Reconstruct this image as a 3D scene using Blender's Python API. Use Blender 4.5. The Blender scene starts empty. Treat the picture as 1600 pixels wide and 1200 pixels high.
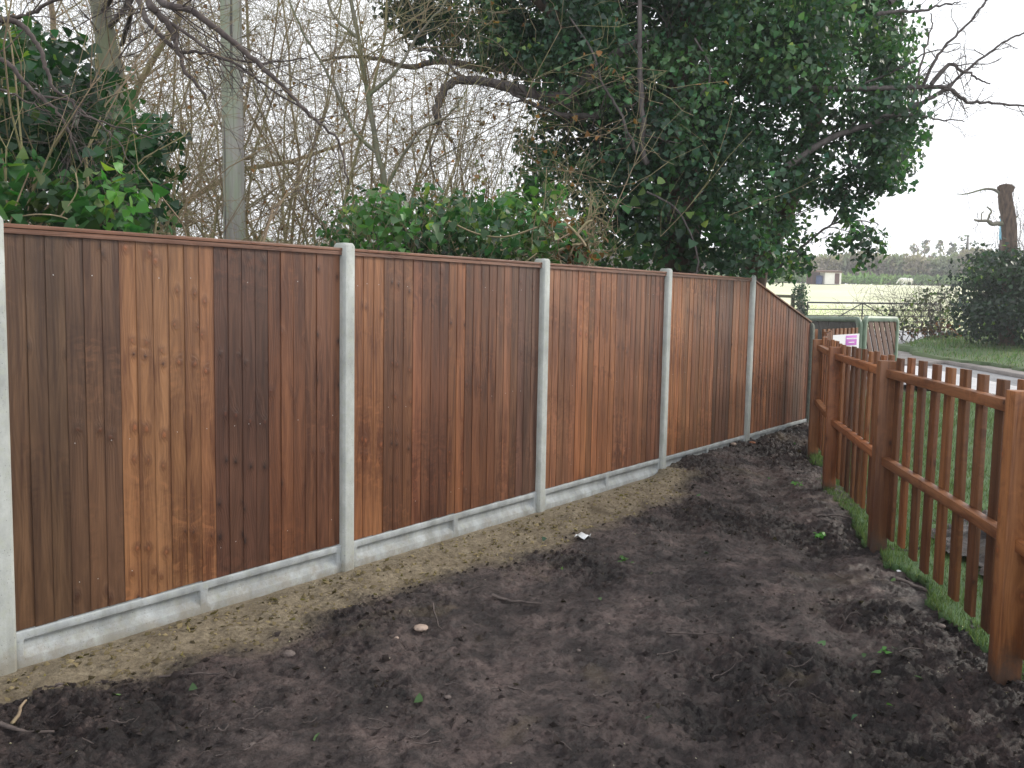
import bpy, bmesh, math, random
import numpy as np
from mathutils import Vector
random.seed(7)
rng = np.random.default_rng(11)
S = bpy.context.scene
C = S.collection

# ------------------------------------------------------------ camera
PITCH, ROLL, F = 0.08372, 0.01836, 1336.5          # F in pixels of a 1600 wide frame
CAM = np.array([0, 0, 1.67])
cam_d = bpy.data.cameras.new('camera'); cam = bpy.data.objects.new('camera', cam_d); C.objects.link(cam)
cam.location = CAM.tolist()
cam.rotation_mode = 'QUATERNION'
from mathutils import Matrix
mr = Matrix.Rotation(math.pi/2 - PITCH, 4, 'X') @ Matrix.Rotation(ROLL, 4, 'Z')
cam.rotation_quaternion = mr.to_quaternion()
cam_d.sensor_width = 36; cam_d.lens = 36*F/1600
cam_d.clip_start = 0.05; cam_d.clip_end = 3000
S.camera = cam

# ------------------------------------------------------------ sky, sun, exposure
SUN_AZ = math.radians(66)      # from +Y towards +X
SUN_EL = math.radians(27)
w = bpy.data.worlds.new('World'); S.world = w; w.use_nodes = True
nt = w.node_tree; nt.nodes.clear()
out = nt.nodes.new('ShaderNodeOutputWorld'); bg = nt.nodes.new('ShaderNodeBackground')
sky = nt.nodes.new('ShaderNodeTexSky'); sky.sky_type = 'NISHITA'; sky.sun_disc = False
sky.sun_elevation = SUN_EL; sky.sun_rotation = SUN_AZ
sky.air_density = 1.2; sky.dust_density = 3.0
tc = nt.nodes.new('ShaderNodeTexCoord'); mp = nt.nodes.new('ShaderNodeMapping')
mp.inputs['Scale'].default_value = (1.2, 1.2, 3.0)
nz = nt.nodes.new('ShaderNodeTexNoise'); nz.inputs['Scale'].default_value = 1.6; nz.inputs['Detail'].default_value = 6
rp = nt.nodes.new('ShaderNodeValToRGB')
rp.color_ramp.elements[0].position = 0.36; rp.color_ramp.elements[0].color = (.78, .78, .78, 1)
rp.color_ramp.elements[1].position = 0.60; rp.color_ramp.elements[1].color = (1, 1, 1, 1)
mx = nt.nodes.new('ShaderNodeMixRGB'); mx.inputs['Color2'].default_value = (14.0, 14.3, 14.8, 1)
nt.links.new(tc.outputs['Generated'], mp.inputs['Vector']); nt.links.new(mp.outputs['Vector'], nz.inputs['Vector'])
nt.links.new(nz.outputs['Fac'], rp.inputs['Fac']); nt.links.new(rp.outputs['Color'], mx.inputs['Fac'])
nt.links.new(sky.outputs['Color'], mx.inputs['Color1']); nt.links.new(mx.outputs['Color'], bg.inputs['Color'])
bg.inputs['Strength'].default_value = 0.10
nt.links.new(bg.outputs['Background'], out.inputs['Surface'])

sd = bpy.data.lights.new('sun', 'SUN'); sun = bpy.data.objects.new('sun', sd); C.objects.link(sun)
sd.energy = 2.2; sd.angle = math.radians(11); sd.color = (1, .93, .82)
sdir = Vector((math.sin(SUN_AZ)*math.cos(SUN_EL), math.cos(SUN_AZ)*math.cos(SUN_EL), math.sin(SUN_EL)))
sun.rotation_euler = sdir.to_track_quat('Z', 'Y').to_euler(); sun.location = (20, 10, 30)

S.view_settings.view_transform = 'Standard'; S.view_settings.look = 'None'
S.view_settings.exposure = 0.15; S.view_settings.gamma = 1.0; S.view_settings.use_curve_mapping = False
S.cycles.max_bounces = 6; S.cycles.diffuse_bounces = 3; S.cycles.glossy_bounces = 2
S.cycles.transmission_bounces = 3; S.cycles.transparent_max_bounces = 8
S.cycles.use_denoising = True

# ------------------------------------------------------------ survey helpers
def ray(px, py):
    x = px-800; y = py-600
    cr, sr = math.cos(ROLL), math.sin(ROLL)
    a = x*cr+y*sr; b = -x*sr+y*cr
    c, s = math.cos(PITCH), math.sin(PITCH)
    d = np.array([a/F, c-(b/F)*s, -s-(b/F)*c])
    return d/d[1]
def at(px, py, Y):
    return CAM + ray(px, py)*Y
X0, Y0, ANG = -2.1521, 3.4747, 0.67627
T0, B0, SL, D = 1.9917, 0.2686, 0.0125, 1.8958
TD = np.array([math.sin(ANG), math.cos(ANG), 0]); ND = np.array([math.cos(ANG), -math.sin(ANG), 0])
def G(x, y):
    x = np.asarray(x, float); y = np.asarray(y, float)
    xc = np.clip(x, -8, 8)
    s = (xc-X0)*TD[0]+(y-Y0)*TD[1]
    g = B0-.15+SL*s
    return g+np.interp(y, [9, 32, 45, 125, 200, 400], [0, .55, .95, 5.3, 7.0, 7.0])
def gp(px, py):
    d = ray(px, py); lo, hi = .5, 400
    # first crossing
    for Y in np.concatenate([np.arange(1, 60, .25), np.arange(60, 400, 2)]):
        if 1.67+d[2]*Y < G(d[0]*Y, Y): hi = Y; break
        lo = Y
    for _ in range(40):
        m = (lo+hi)/2
        if 1.67+d[2]*m > G(d[0]*m, m): lo = m
        else: hi = m
    return np.array([d[0]*lo, lo, G(d[0]*lo, lo)])

def _h(ix, iy, seed):
    n = (ix.astype(np.int64)*374761393 + iy.astype(np.int64)*668265263 + seed*974634777) & 0xffffffff
    n = ((n ^ (n >> 13))*1274126177) & 0xffffffff
    return ((n ^ (n >> 16)) & 0xffff)/65535.0
def vn(x, y, seed=0):
    ix = np.floor(x); iy = np.floor(y); fx = x-ix; fy = y-iy
    fx = fx*fx*fx*(fx*(fx*6-15)+10); fy = fy*fy*fy*(fy*(fy*6-15)+10)
    a = _h(ix, iy, seed); b = _h(ix+1, iy, seed); c = _h(ix, iy+1, seed); d = _h(ix+1, iy+1, seed)
    return (a*(1-fx)+b*fx)*(1-fy)+(c*(1-fx)+d*fx)*fy
def fbm(x, y, oct=4, seed=0, gain=.5):
    r = 0; a = 1; t = 0
    for o in range(oct):
        ca, sa = math.cos(.7*o+.4), math.sin(.7*o+.4)
        r = r+a*vn((x*ca-y*sa)*2**o+13.7*o, (x*sa+y*ca)*2**o-5.1*o, seed+o*17); t += a; a *= gain
    return r/t
def sstep(a, b, x):
    t = np.clip((x-a)/(b-a), 0, 1); return t*t*(3-2*t)

# ------------------------------------------------------------ object helpers
def link(o, parent=None):
    C.objects.link(o)
    if parent is not None: o.parent = parent
    return o
def tag(o, label=None, cat=None, group=None, kind=None):
    if label: o['label'] = label
    if cat: o['category'] = cat
    if group: o['group'] = group
    if kind: o['kind'] = kind
    return o
def empty(name, loc, label, cat, group=None):
    o = bpy.data.objects.new(name, None); o.location = [float(v) for v in loc]; link(o)
    o.empty_display_size = .2
    return tag(o, label, cat, group)
def mesh_np(name, V, Q, mat, parent=None, col=None, uv=None, smooth=False, origin=None, mats=None, midx=None):
    """V (n,3); Q (m,k) faces with k = 3 or 4; positions in world space, stored relative to the parent"""
    V = np.asarray(V, float); Q = np.asarray(Q, np.int32)
    if origin is None: origin = np.array(parent.location) if parent is not None else np.zeros(3)
    me = bpy.data.meshes.new(name); k = Q.shape[1]
    me.vertices.add(len(V)); me.vertices.foreach_set('co', (V-origin).astype(np.float32).ravel())
    me.loops.add(Q.size); me.loops.foreach_set('vertex_index', Q.ravel())
    me.polygons.add(len(Q)); me.polygons.foreach_set('loop_start', np.arange(0, Q.size, k, dtype=np.int32))
    me.polygons.foreach_set('loop_total', np.full(len(Q), k, np.int32))
    if smooth: me.polygons.foreach_set('use_smooth', np.ones(len(Q), bool))
    for m in (mats or [mat]): me.materials.append(m)
    if midx is not None: me.polygons.foreach_set('material_index', np.asarray(midx, np.int32))
    me.update(calc_edges=True)
    if col is not None:
        ca = me.color_attributes.new('Col', 'FLOAT_COLOR', 'POINT')
        cc = np.ones((len(V), 4), np.float32); cc[:, :col.shape[1]] = col
        ca.data.foreach_set('color', cc.ravel())
    if uv is not None:
        ul = me.uv_layers.new(name='UVMap'); ul.data.foreach_set('uv', np.asarray(uv, np.float32).ravel())
    o = bpy.data.objects.new(name, me)
    if parent is None: o.location = [float(v) for v in origin]
    return link(o, parent)

class MB:
    """collects quads with uv and colour"""
    def __init__(s): s.V = []; s.Q = []; s.U = []; s.K = []; s.M = []
    def quad(s, p, uv=None, col=(.5, .5, .5), m=0):
        n = len(s.V); s.V += [tuple(q) for q in p]; s.Q.append([n, n+1, n+2, n+3])
        s.U += list(uv) if uv else [(0, 0), (1, 0), (1, 1), (0, 1)]; s.K += [tuple(col)]*4; s.M.append(m)
    def hexa(s, P, col=(.5, .5, .5), seed=None, long=2, m=0, flip=False):
        """P: 8 corners, index bits x=1 y=2 z=4; uv in metres, v along the long axis"""
        P = [np.asarray(p, float) for p in P]
        if seed is None: seed = random.random()*50
        ex = np.linalg.norm(P[1]-P[0]); ey = np.linalg.norm(P[2]-P[0]); ez = np.linalg.norm(P[4]-P[0])
        L = [ex, ey, ez]
        faces = [((0, 4, 6, 2), 0), ((1, 3, 7, 5), 0), ((0, 1, 5, 4), 1), ((2, 6, 7, 3), 1), ((0, 2, 3, 1), 2), ((4, 5, 7, 6), 2)]
        for f, ax in faces:
            uv = []
            for i in f:
                c = [L[0]*(i & 1), L[1]*((i >> 1) & 1), L[2]*((i >> 2) & 1)]
                v = c[long]; rest = [c[a] for a in range(3) if a != long]
                if flip: rest[0] = L[[a for a in range(3) if a != long][0]]-rest[0]
                uv.append((rest[0]+rest[1]*1.0+seed, v+seed*1.7))
            s.quad([P[i] for i in f], uv, col, m)
    def box(s, c, e, R=None, **k):
        c = np.asarray(c, float); R = np.eye(3) if R is None else np.asarray(R, float)  # rows: local axes
        P = []
        for i in range(8):
            q = c.copy()
            for a in range(3): q = q+R[a]*e[a]*(.5 if (i >> a) & 1 else -.5)
            P.append(q)
        s.hexa(P, **k)
    def bar(s, a, b, wd, th, up=(0, 0, 1), **k):
        a = np.asarray(a, float); b = np.asarray(b, float); d = b-a; L = np.linalg.norm(d); d = d/L
        x = np.cross(np.asarray(up, float), d); x = x/np.linalg.norm(x); z = np.cross(d, x)
        s.box((a+b)/2, (wd, th, L), (x, z, d), **k)
    def build(s, name, mat, parent=None, bevel=0, origin=None, mats=None):
        V = np.array(s.V)
        if parent is None and origin is None:
            origin = np.array([V[:, 0].mean(), V[:, 1].mean(), V[:, 2].min()])
        o = mesh_np(name, V, np.array(s.Q), mat, parent, np.array(s.K), np.array(s.U), origin=origin, mats=mats, midx=s.M)
        if bevel:
            me = o.data; bm = bmesh.new(); bm.from_mesh(me); bmesh.ops.remove_doubles(bm, verts=bm.verts, dist=1e-5)
            bmesh.ops.recalc_face_normals(bm, faces=bm.faces)
            bm.to_mesh(me); bm.free()
            mo = o.modifiers.new('bevel', 'BEVEL'); mo.width = bevel; mo.segments = 2; mo.limit_method = 'ANGLE'
        return o

def tube(P, R, n=8, jitter=0, seed=0):
    P = np.asarray(P, float); R = np.asarray(R, float); m = len(P)
    t = np.gradient(P, axis=0); t /= np.linalg.norm(t, axis=1)[:, None]+1e-9
    up = np.array([0, 0, 1.]) if abs(t[0][2]) < .8 else np.array([1., 0, 0])
    V = []
    rr = np.random.default_rng(seed)
    prof = 1+jitter*rr.standard_normal(n)
    x = np.cross(up, t[0]); x /= np.linalg.norm(x)
    for i in range(m):
        x = x-t[i]*np.dot(x, t[i]); x /= np.linalg.norm(x)+1e-9; y = np.cross(t[i], x)
        pr = prof*(1+jitter*.4*rr.standard_normal(n)) if jitter else prof
        for j in range(n):
            a = 2*math.pi*j/n; V.append(P[i]+(x*math.cos(a)+y*math.sin(a))*R[i]*pr[j])
    Q = [[i*n+j, i*n+(j+1) % n, (i+1)*n+(j+1) % n, (i+1)*n+j] for i in range(m-1) for j in range(n)]
    # end cap (fan to a centre, as quads with a doubled vertex avoided by triangles split in pairs)
    V.append(P[-1]+t[-1]*R[-1]*.3); c = len(V)-1; b = (m-1)*n
    for j in range(0, n, 2): Q.append([b+j, b+(j+1) % n, b+(j+2) % n, c])
    return np.array(V), np.array(Q)
def smooth_line(P, k=6):
    P = np.asarray(P, float); n = len(P); out = []
    for i in range(n-1):
        p0 = P[max(i-1, 0)]; p1 = P[i]; p2 = P[i+1]; p3 = P[min(i+2, n-1)]
        for j in range(k):
            t = j/k
            out.append(.5*((2*p1)+(-p0+p2)*t+(2*p0-5*p1+4*p2-p3)*t*t+(-p0+3*p1-3*p2+p3)*t**3))
    out.append(P[-1]); return np.array(out)
def merge(parts):
    V = []; Q = []; n = 0
    for v, q in parts: V.append(v); Q.append(np.asarray(q)+n); n += len(v)
    return np.concatenate(V), np.concatenate(Q)
def segs_mesh(A, B, ra, rb, n=4):
    """many thin prisms at once"""
    A = np.asarray(A, float); B = np.asarray(B, float); d = B-A; L = np.linalg.norm(d, axis=1)[:, None]+1e-9; d = d/L
    ref = np.where(np.abs(d[:, 2:3]) < .9, np.array([[0, 0, 1.]]), np.array([[1., 0, 0]]))
    x = np.cross(ref, d); x /= np.linalg.norm(x, axis=1)[:, None]+1e-9; y = np.cross(d, x)
    N = len(A); V = np.zeros((N, 2*n, 3))
    for j in range(n):
        a = 2*math.pi*j/n; o = x*math.cos(a)+y*math.sin(a)
        V[:, j] = A+o*np.asarray(ra)[:, None]; V[:, n+j] = B+o*np.asarray(rb)[:, None]
    base = (np.arange(N)*2*n)[:, None, None]
    q = np.array([[j, (j+1) % n, n+(j+1) % n, n+j] for j in range(n)])[None]
    return V.reshape(-1, 3), (base+q).reshape(-1, 4)
LEAF = np.array([[0, 0, 0], [-.48, .10, .07], [-.33, .55, .05], [0, 1, -.10], [.33, .55, .05], [.48, .10, .07]])
LEAFQ = np.array([[0, 3, 2, 1], [0, 5, 4, 3]])
BLADE = np.array([[-.35, 0, 0], [.35, 0, 0], [.12, 1, .1], [-.12, 1, .1]]); BLADEQ = np.array([[0, 1, 2, 3]])
def leaves_mesh(P, N, T, size, shape=LEAF, quads=LEAFQ):
    N = N/(np.linalg.norm(N, axis=1)[:, None]+1e-9)
    T = T-N*(T*N).sum(1)[:, None]; T = T/(np.linalg.norm(T, axis=1)[:, None]+1e-9)
    X = np.cross(T, N); sz = np.asarray(size)[:, None, None]
    L = shape[None]*sz
    V = P[:, None, :]+L[:, :, 0:1]*X[:, None]+L[:, :, 1:2]*T[:, None]+L[:, :, 2:3]*N[:, None]
    k = len(shape); Q = quads[None]+(np.arange(len(P))*k)[:, None, None]
    return V.reshape(-1, 3), Q.reshape(-1, 4), k

# ------------------------------------------------------------ materials
def new_mat(name):
    m = bpy.data.materials.new(name); m.use_nodes = True; n = m.node_tree; b = n.nodes['Principled BSDF']
    return m, n, b
def N_(n, t, **kw):
    x = n.nodes.new(t)
    for k, v in kw.items():
        if k.startswith('i_'):
            key = k[2:].replace('_', ' ')
            x.inputs[key].default_value = v
        else: setattr(x, k, v)
    return x
def ramp(n, src, stops, interp='LINEAR'):
    r = n.nodes.new('ShaderNodeValToRGB'); r.color_ramp.interpolation = interp
    e = r.color_ramp.elements
    while len(e) < len(stops): e.new(.5)
    for el, (p, c) in zip(e, stops):
        el.position = p; el.color = (*c, 1) if len(c) == 3 else c
    n.links.new(src, r.inputs['Fac']); return r.outputs['Color']
def mixc(n, a, b, fac, mode='MIX'):
    m = n.nodes.new('ShaderNodeMixRGB'); m.blend_type = mode
    for v, k in ((a, 'Color1'), (b, 'Color2'), (fac, 'Fac')):
        if isinstance(v, (tuple, list)): m.inputs[k].default_value = (*v, 1) if len(v) == 3 else v
        elif isinstance(v, (int, float)): m.inputs[k].default_value = v
        else: n.links.new(v, m.inputs[k])
    return m.outputs['Color']
def mth(n, op, a, b=None, clamp=False):
    m = n.nodes.new('ShaderNodeMath'); m.operation = op; m.use_clamp = clamp
    for i, v in enumerate((a, b)):
        if v is None: continue
        if isinstance(v, (int, float)): m.inputs[i].default_value = v
        else: n.links.new(v, m.inputs[i])
    return m.outputs[0]
def noise(n, vec, scale, detail=4, rough=.55, dist=0):
    x = n.nodes.new('ShaderNodeTexNoise'); x.inputs['Scale'].default_value = scale
    x.inputs['Detail'].default_value = detail; x.inputs['Roughness'].default_value = rough; x.inputs['Distortion'].default_value = dist
    if vec is not None: n.links.new(vec, x.inputs['Vector'])
    return x.outputs['Fac']
def mapping(n, vec, scale, loc=(0, 0, 0)):
    m = n.nodes.new('ShaderNodeMapping'); m.inputs['Scale'].default_value = scale; m.inputs['Location'].default_value = loc
    n.links.new(vec, m.inputs['Vector']); return m.outputs['Vector']
def bump(n, b, h, strength, dist=.01):
    x = n.nodes.new('ShaderNodeBump'); x.inputs['Strength'].default_value = strength; x.inputs['Distance'].default_value = dist
    n.links.new(h, x.inputs['Height']); n.links.new(x.outputs['Normal'], b.inputs['Normal'])

def wood(name, knot=.40, contrast=1.0, knot_scale=6.5, rough=.48, soil=False):
    m, n, b = new_mat(name)
    uv = n.nodes.new('ShaderNodeUVMap'); uv.uv_map = 'UVMap'
    at_ = n.nodes.new('ShaderNodeVertexColor'); at_.layer_name = 'Col'
    U = uv.outputs['UV']
    # knots
    vo = n.nodes.new('ShaderNodeTexVoronoi'); vo.voronoi_dimensions = '2D'; vo.inputs['Scale'].default_value = knot_scale
    n.links.new(mapping(n, U, (1.15, .8, 1)), vo.inputs['Vector'])
    sep = n.nodes.new('ShaderNodeSeparateColor'); n.links.new(vo.outputs['Color'], sep.inputs['Color'])
    keep = mth(n, 'LESS_THAN', sep.outputs['Red'], knot)
    kd = mth(n, 'ADD', vo.outputs['Distance'], mth(n, 'ADD', mth(n, 'MULTIPLY', mth(n, 'SUBTRACT', noise(n, U, 55, 2), .5), .10), mth(n, 'MULTIPLY', sep.outputs['Blue'], .06)))
    bulge = mth(n, 'MULTIPLY', mth(n, 'SUBTRACT', 1, mth(n, 'MULTIPLY', kd, 2.6), True), keep)
    bulge2 = mth(n, 'MULTIPLY', bulge, bulge)
    # grain, bending round the knots
    sx = n.nodes.new('ShaderNodeSeparateXYZ'); n.links.new(U, sx.inputs['Vector'])
    lowf = noise(n, mapping(n, U, (7, 1.1, 1)), 1.0, 2, .5)
    g = mth(n, 'ADD', mth(n, 'MULTIPLY', sx.outputs['X'], 85.0), mth(n, 'ADD', mth(n, 'MULTIPLY', lowf, 22.0), mth(n, 'MULTIPLY', bulge2, 5.0)))
    wv = mth(n, 'ADD', mth(n, 'MULTIPLY', mth(n, 'SINE', mth(n, 'MULTIPLY', g, 3.6)), .5), .5)
    fib = noise(n, mapping(n, U, (230, 4.5, 1)), 1.0, 4, .7)
    blotch = noise(n, mapping(n, U, (17, 1.5, 1)), 1.0, 5, .62, .5)
    stain = noise(n, mapping(n, U, (42, .8, 1)), 1.0, 3, .6, .15)
    c = mixc(n, at_.outputs['Color'], (.84, .785, .73), 1.0, 'MULTIPLY')
    dark = mixc(n, c, (.42, .32, .28), 1.0, 'MULTIPLY')
    light = mixc(n, c, (1.45, 1.5, 1.55), 1.0, 'MULTIPLY')
    col = mixc(n, c, dark, mth(n, 'MULTIPLY', wv, .26*contrast))
    col = mixc(n, col, dark, mth(n, 'MULTIPLY', ramp(n, fib, [(.42, (0, 0, 0)), (.75, (1, 1, 1))]), .42*contrast))
    col = mixc(n, col, light, mth(n, 'MULTIPLY', ramp(n, blotch, [(.50, (0, 0, 0)), (.64, (1, 1, 1))]), .6*contrast))
    col = mixc(n, col, dark, mth(n, 'MULTIPLY', ramp(n, blotch, [(.36, (1, 1, 1)), (.48, (0, 0, 0))]), .9*contrast))
    col = mixc(n, col, dark, mth(n, 'MULTIPLY', ramp(n, stain, [(.50, (0, 0, 0)), (.62, (1, 1, 1))]), .55*contrast))
    fig = noise(n, mapping(n, U, (13, 17, 1)), 1.0, 3, .55, 1.2); fm = noise(n, mapping(n, U, (4, 1.7, 1), (7, 3, 0)), 1.0, 2, .5)
    fg = mth(n, 'MULTIPLY', ramp(n, fig, [(.52, (0, 0, 0)), (.66, (1, 1, 1))]), ramp(n, fm, [(.50, (0, 0, 0)), (.62, (1, 1, 1))]))
    col = mixc(n, col, mixc(n, c, (.38, .27, .24), 1.0, 'MULTIPLY'), mth(n, 'MULTIPLY', fg, .6*contrast))
    fg2 = mth(n, 'MULTIPLY', ramp(n, fig, [(.36, (1, 1, 1)), (.46, (0, 0, 0))]), ramp(n, fm, [(.48, (0, 0, 0)), (.60, (1, 1, 1))]))
    col = mixc(n, col, mixc(n, c, (1.6, 1.5, 1.5), 1.0, 'MULTIPLY'), mth(n, 'MULTIPLY', fg2, .35*contrast))
    # halo below/around the knot, then the knot itself
    halo = ramp(n, kd, [(.10, (1, 1, 1)), (.24, (0, 0, 0))])
    col = mixc(n, col, dark, mth(n, 'MULTIPLY', mth(n, 'MULTIPLY', halo, keep), .65))
    kn = ramp(n, kd, [(.05, (1, 1, 1)), (.105, (0, 0, 0))])
    kc = mixc(n, mixc(n, c, (1.12, .85, .78), 1.0, 'MULTIPLY'), mixc(n, c, (.16, .12, .14), 1.0, 'MULTIPLY'), ramp(n, sep.outputs['Green'], [(.4, (0, 0, 0)), (.6, (1, 1, 1))]))
    col = mixc(n, col, kc, mth(n, 'MULTIPLY', mth(n, 'MULTIPLY', kn, keep), .85))
    if soil:   # earth splashed and smeared on the lowest part
        pz = n.nodes.new('ShaderNodeNewGeometry').outputs['Position']; ps = n.nodes.new('ShaderNodeSeparateXYZ'); n.links.new(pz, ps.inputs['Vector'])
        lv = mth(n, 'ADD', ps.outputs['Z'], mth(n, 'MULTIPLY', mth(n, 'SUBTRACT', noise(n, pz, 14, 5, .7), .5), .45))
        col = mixc(n, col, (.06, .045, .038), mth(n, 'MULTIPLY', ramp(n, lv, [(.20, (1, 1, 1)), (.34, (0, 0, 0))]), .8))
    n.links.new(col, b.inputs['Base Color']); b.inputs['Roughness'].default_value = rough
    b.inputs['Specular IOR Level'].default_value = .5
    h = mth(n, 'ADD', mth(n, 'MULTIPLY', fib, .5), mth(n, 'ADD', mth(n, 'MULTIPLY', wv, .22), mth(n, 'MULTIPLY', bulge2, 1.6)))
    bump(n, b, h, .55, .0035)
    return m
def concrete(name, base=(.42, .43, .41), warm=.0):
    m, n, b = new_mat(name); tcn = n.nodes.new('ShaderNodeTexCoord'); P = tcn.outputs['Object']
    big = noise(n, mapping(n, P, (1, 1, .6)), 7, 6, .65); fine = noise(n, P, 140, 3, .6); mid = noise(n, P, 28, 4, .6)
    c = ramp(n, big, [(.3, tuple(v*.72 for v in base)), (.5, base), (.7, tuple(min(v*1.32, .8) for v in base))])
    c = mixc(n, c, (.40, .43, .30), mth(n, 'MULTIPLY', ramp(n, mid, [(.5, (0, 0, 0)), (.75, (1, 1, 1))]), .35))
    c = mixc(n, c, (.14, .14, .14), mth(n, 'MULTIPLY', ramp(n, fine, [(.27, (1, 1, 1)), (.36, (0, 0, 0))]), .7))
    vo = n.nodes.new('ShaderNodeTexVoronoi'); vo.inputs['Scale'].default_value = 55; n.links.new(P, vo.inputs['Vector'])
    pit = ramp(n, vo.outputs['Distance'], [(.06, (1, 1, 1)), (.14, (0, 0, 0))])
    c = mixc(n, c, (.12, .12, .12), mth(n, 'MULTIPLY', pit, .65))
    pz = n.nodes.new('ShaderNodeNewGeometry').outputs['Position']; ps = n.nodes.new('ShaderNodeSeparateXYZ'); n.links.new(pz, ps.inputs['Vector'])
    lv = mth(n, 'ADD', ps.outputs['Z'], mth(n, 'MULTIPLY', mth(n, 'SUBTRACT', noise(n, pz, 11, 6, .75), .5), .36))
    c = mixc(n, c, (.21, .175, .12), mth(n, 'MULTIPLY', ramp(n, lv, [(.12, (1, 1, 1)), (.22, (0, 0, 0))]), .6))
    st = noise(n, mapping(n, pz, (9, 9, .8)), 1.0, 4, .6)
    c = mixc(n, c, (.17, .18, .16), mth(n, 'MULTIPLY', ramp(n, st, [(.52, (0, 0, 0)), (.70, (1, 1, 1))]), .45))
    n.links.new(c, b.inputs['Base Color']); b.inputs['Roughness'].default_value = .85
    bump(n, b, mth(n, 'SUBTRACT', mth(n, 'ADD', mth(n, 'MULTIPLY', mid, .6), mth(n, 'MULTIPLY', fine, .4)), pit), .5, .003)
    return m
def leafmat(name, rough=.42, trans=.30, spec=.5):
    m, n, b = new_mat(name); a = n.nodes.new('ShaderNodeVertexColor'); a.layer_name = 'Col'
    n.links.new(a.outputs['Color'], b.inputs['Base Color']); b.inputs['Roughness'].default_value = rough
    b.inputs['Specular IOR Level'].default_value = spec
    tr = n.nodes.new('ShaderNodeBsdfTranslucent'); ms = n.nodes.new('ShaderNodeMixShader'); ms.inputs['Fac'].default_value = trans
    n.links.new(mixc(n, a.outputs['Color'], (1.5, 1.9, .7), 1.0, 'MULTIPLY'), tr.inputs['Color'])
    o = n.nodes['Material Output']; n.links.new(b.outputs['BSDF'], ms.inputs[1]); n.links.new(tr.outputs['BSDF'], ms.inputs[2])
    n.links.new(ms.outputs['Shader'], o.inputs['Surface']); return m
def bark(name, c1, c2, c3=None, scale=14, stretch=.25, bs=.6):
    m, n, b = new_mat(name); tcn = n.nodes.new('ShaderNodeTexCoord'); P = tcn.outputs['Object']
    f = noise(n, mapping(n, P, (1, 1, stretch)), scale, 6, .65); g = noise(n, P, scale*.15, 3)
    c = ramp(n, f, [(.32, c1), (.66, c2)])
    if c3: c = mixc(n, c, c3, ramp(n, g, [(.42, (0, 0, 0)), (.6, (1, 1, 1))]))
    n.links.new(c, b.inputs['Base Color']); b.inputs['Roughness'].default_value = .85
    bump(n, b, f, bs, .01); return m
def plain(name, col, rough=.6, metal=0, nscale=20, var=.25):
    m, n, b = new_mat(name); tcn = n.nodes.new('ShaderNodeTexCoord'); f = noise(n, tcn.outputs['Object'], nscale, 5, .6)
    c = ramp(n, f, [(.3, tuple(v*(1-var) for v in col)), (.7, tuple(min(v*(1+var), .95) for v in col))])
    n.links.new(c, b.inputs['Base Color']); b.inputs['Roughness'].default_value = rough; b.inputs['Metallic'].default_value = metal
    return m
M = dict(
    board=wood('featheredge_wood'), post=wood('post_wood', .40, .8, 6.0, soil=True), picket=wood('picket_wood', .3, .9),
    concrete=concrete('concrete', (.40, .42, .40)), shaded_concrete=concrete('greenish_shade_toned_concrete', (.13, .145, .125)), gravel_board=concrete('gravel_board_concrete', (.35, .375, .385)),  # low end post: greenish concrete, base colour darkened to carry its shade
    leaf=leafmat('ivy_leaf', .42, .32), grass=leafmat('grass_blade', .5, .35, .3), dry=leafmat('dry_leaf', .8, .3, .1),
    far=leafmat('far_foliage', .9, .25, .05),
    bark=bark('ivy_tree_bark', (.05, .035, .028), (.17, .12, .09)), twig=bark('bare_twig_bark', (.16, .12, .08), (.40, .30, .20), (.28, .26, .13), 9),
    dark_twig=bark('dark_twig_bark', (.045, .035, .035), (.12, .095, .085), None, 20),
    limb=bark('dark_limb_bark', (.05, .042, .042), (.14, .12, .115), None, 16),
    grey_bark=bark('grey_green_bark', (.13, .12, .10), (.27, .25, .20), (.15, .17, .09), 10),
    pole=None, nail=plain('galvanised_nail', (.6, .62, .62), .35, .6), green=plain('green_paint', (.17, .24, .17), .45, 0, 6, .3),
    iron=plain('gate_steel', (.10, .11, .11), .5, .5), white=plain('white_board', (.82, .82, .84), .5, 0, 3, .03),
    purple=plain('purple_print', (.55, .16, .58), .5, 0, 3, .05), blue=plain('blue_panel', (.22, .50, .66), .5, 0, 3, .15),
    stone=plain('stone', (.12, .095, .085), .8, 0, 30, .4), pale=plain('pale_stone', (.34, .26, .21), .8, 0, 30, .3),
    paper=plain('white_scrap', (.75, .77, .78), .6, 0, 10, .1), black=plain('dark_opening', (.03, .025, .02), .8),
    roof=plain('brown_roof', (.14, .085, .06), .8, 0, 2), wall=plain('white_wall', (.8, .78, .74), .8, 0, 2, .05),
    doorm=plain('brown_door', (.09, .04, .03), .7), horse=plain('white_horse_coat', (.75, .73, .68), .8, 0, 4, .1), rubber=plain('blue_drum', (.04, .07, .18), .5),
)
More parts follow.
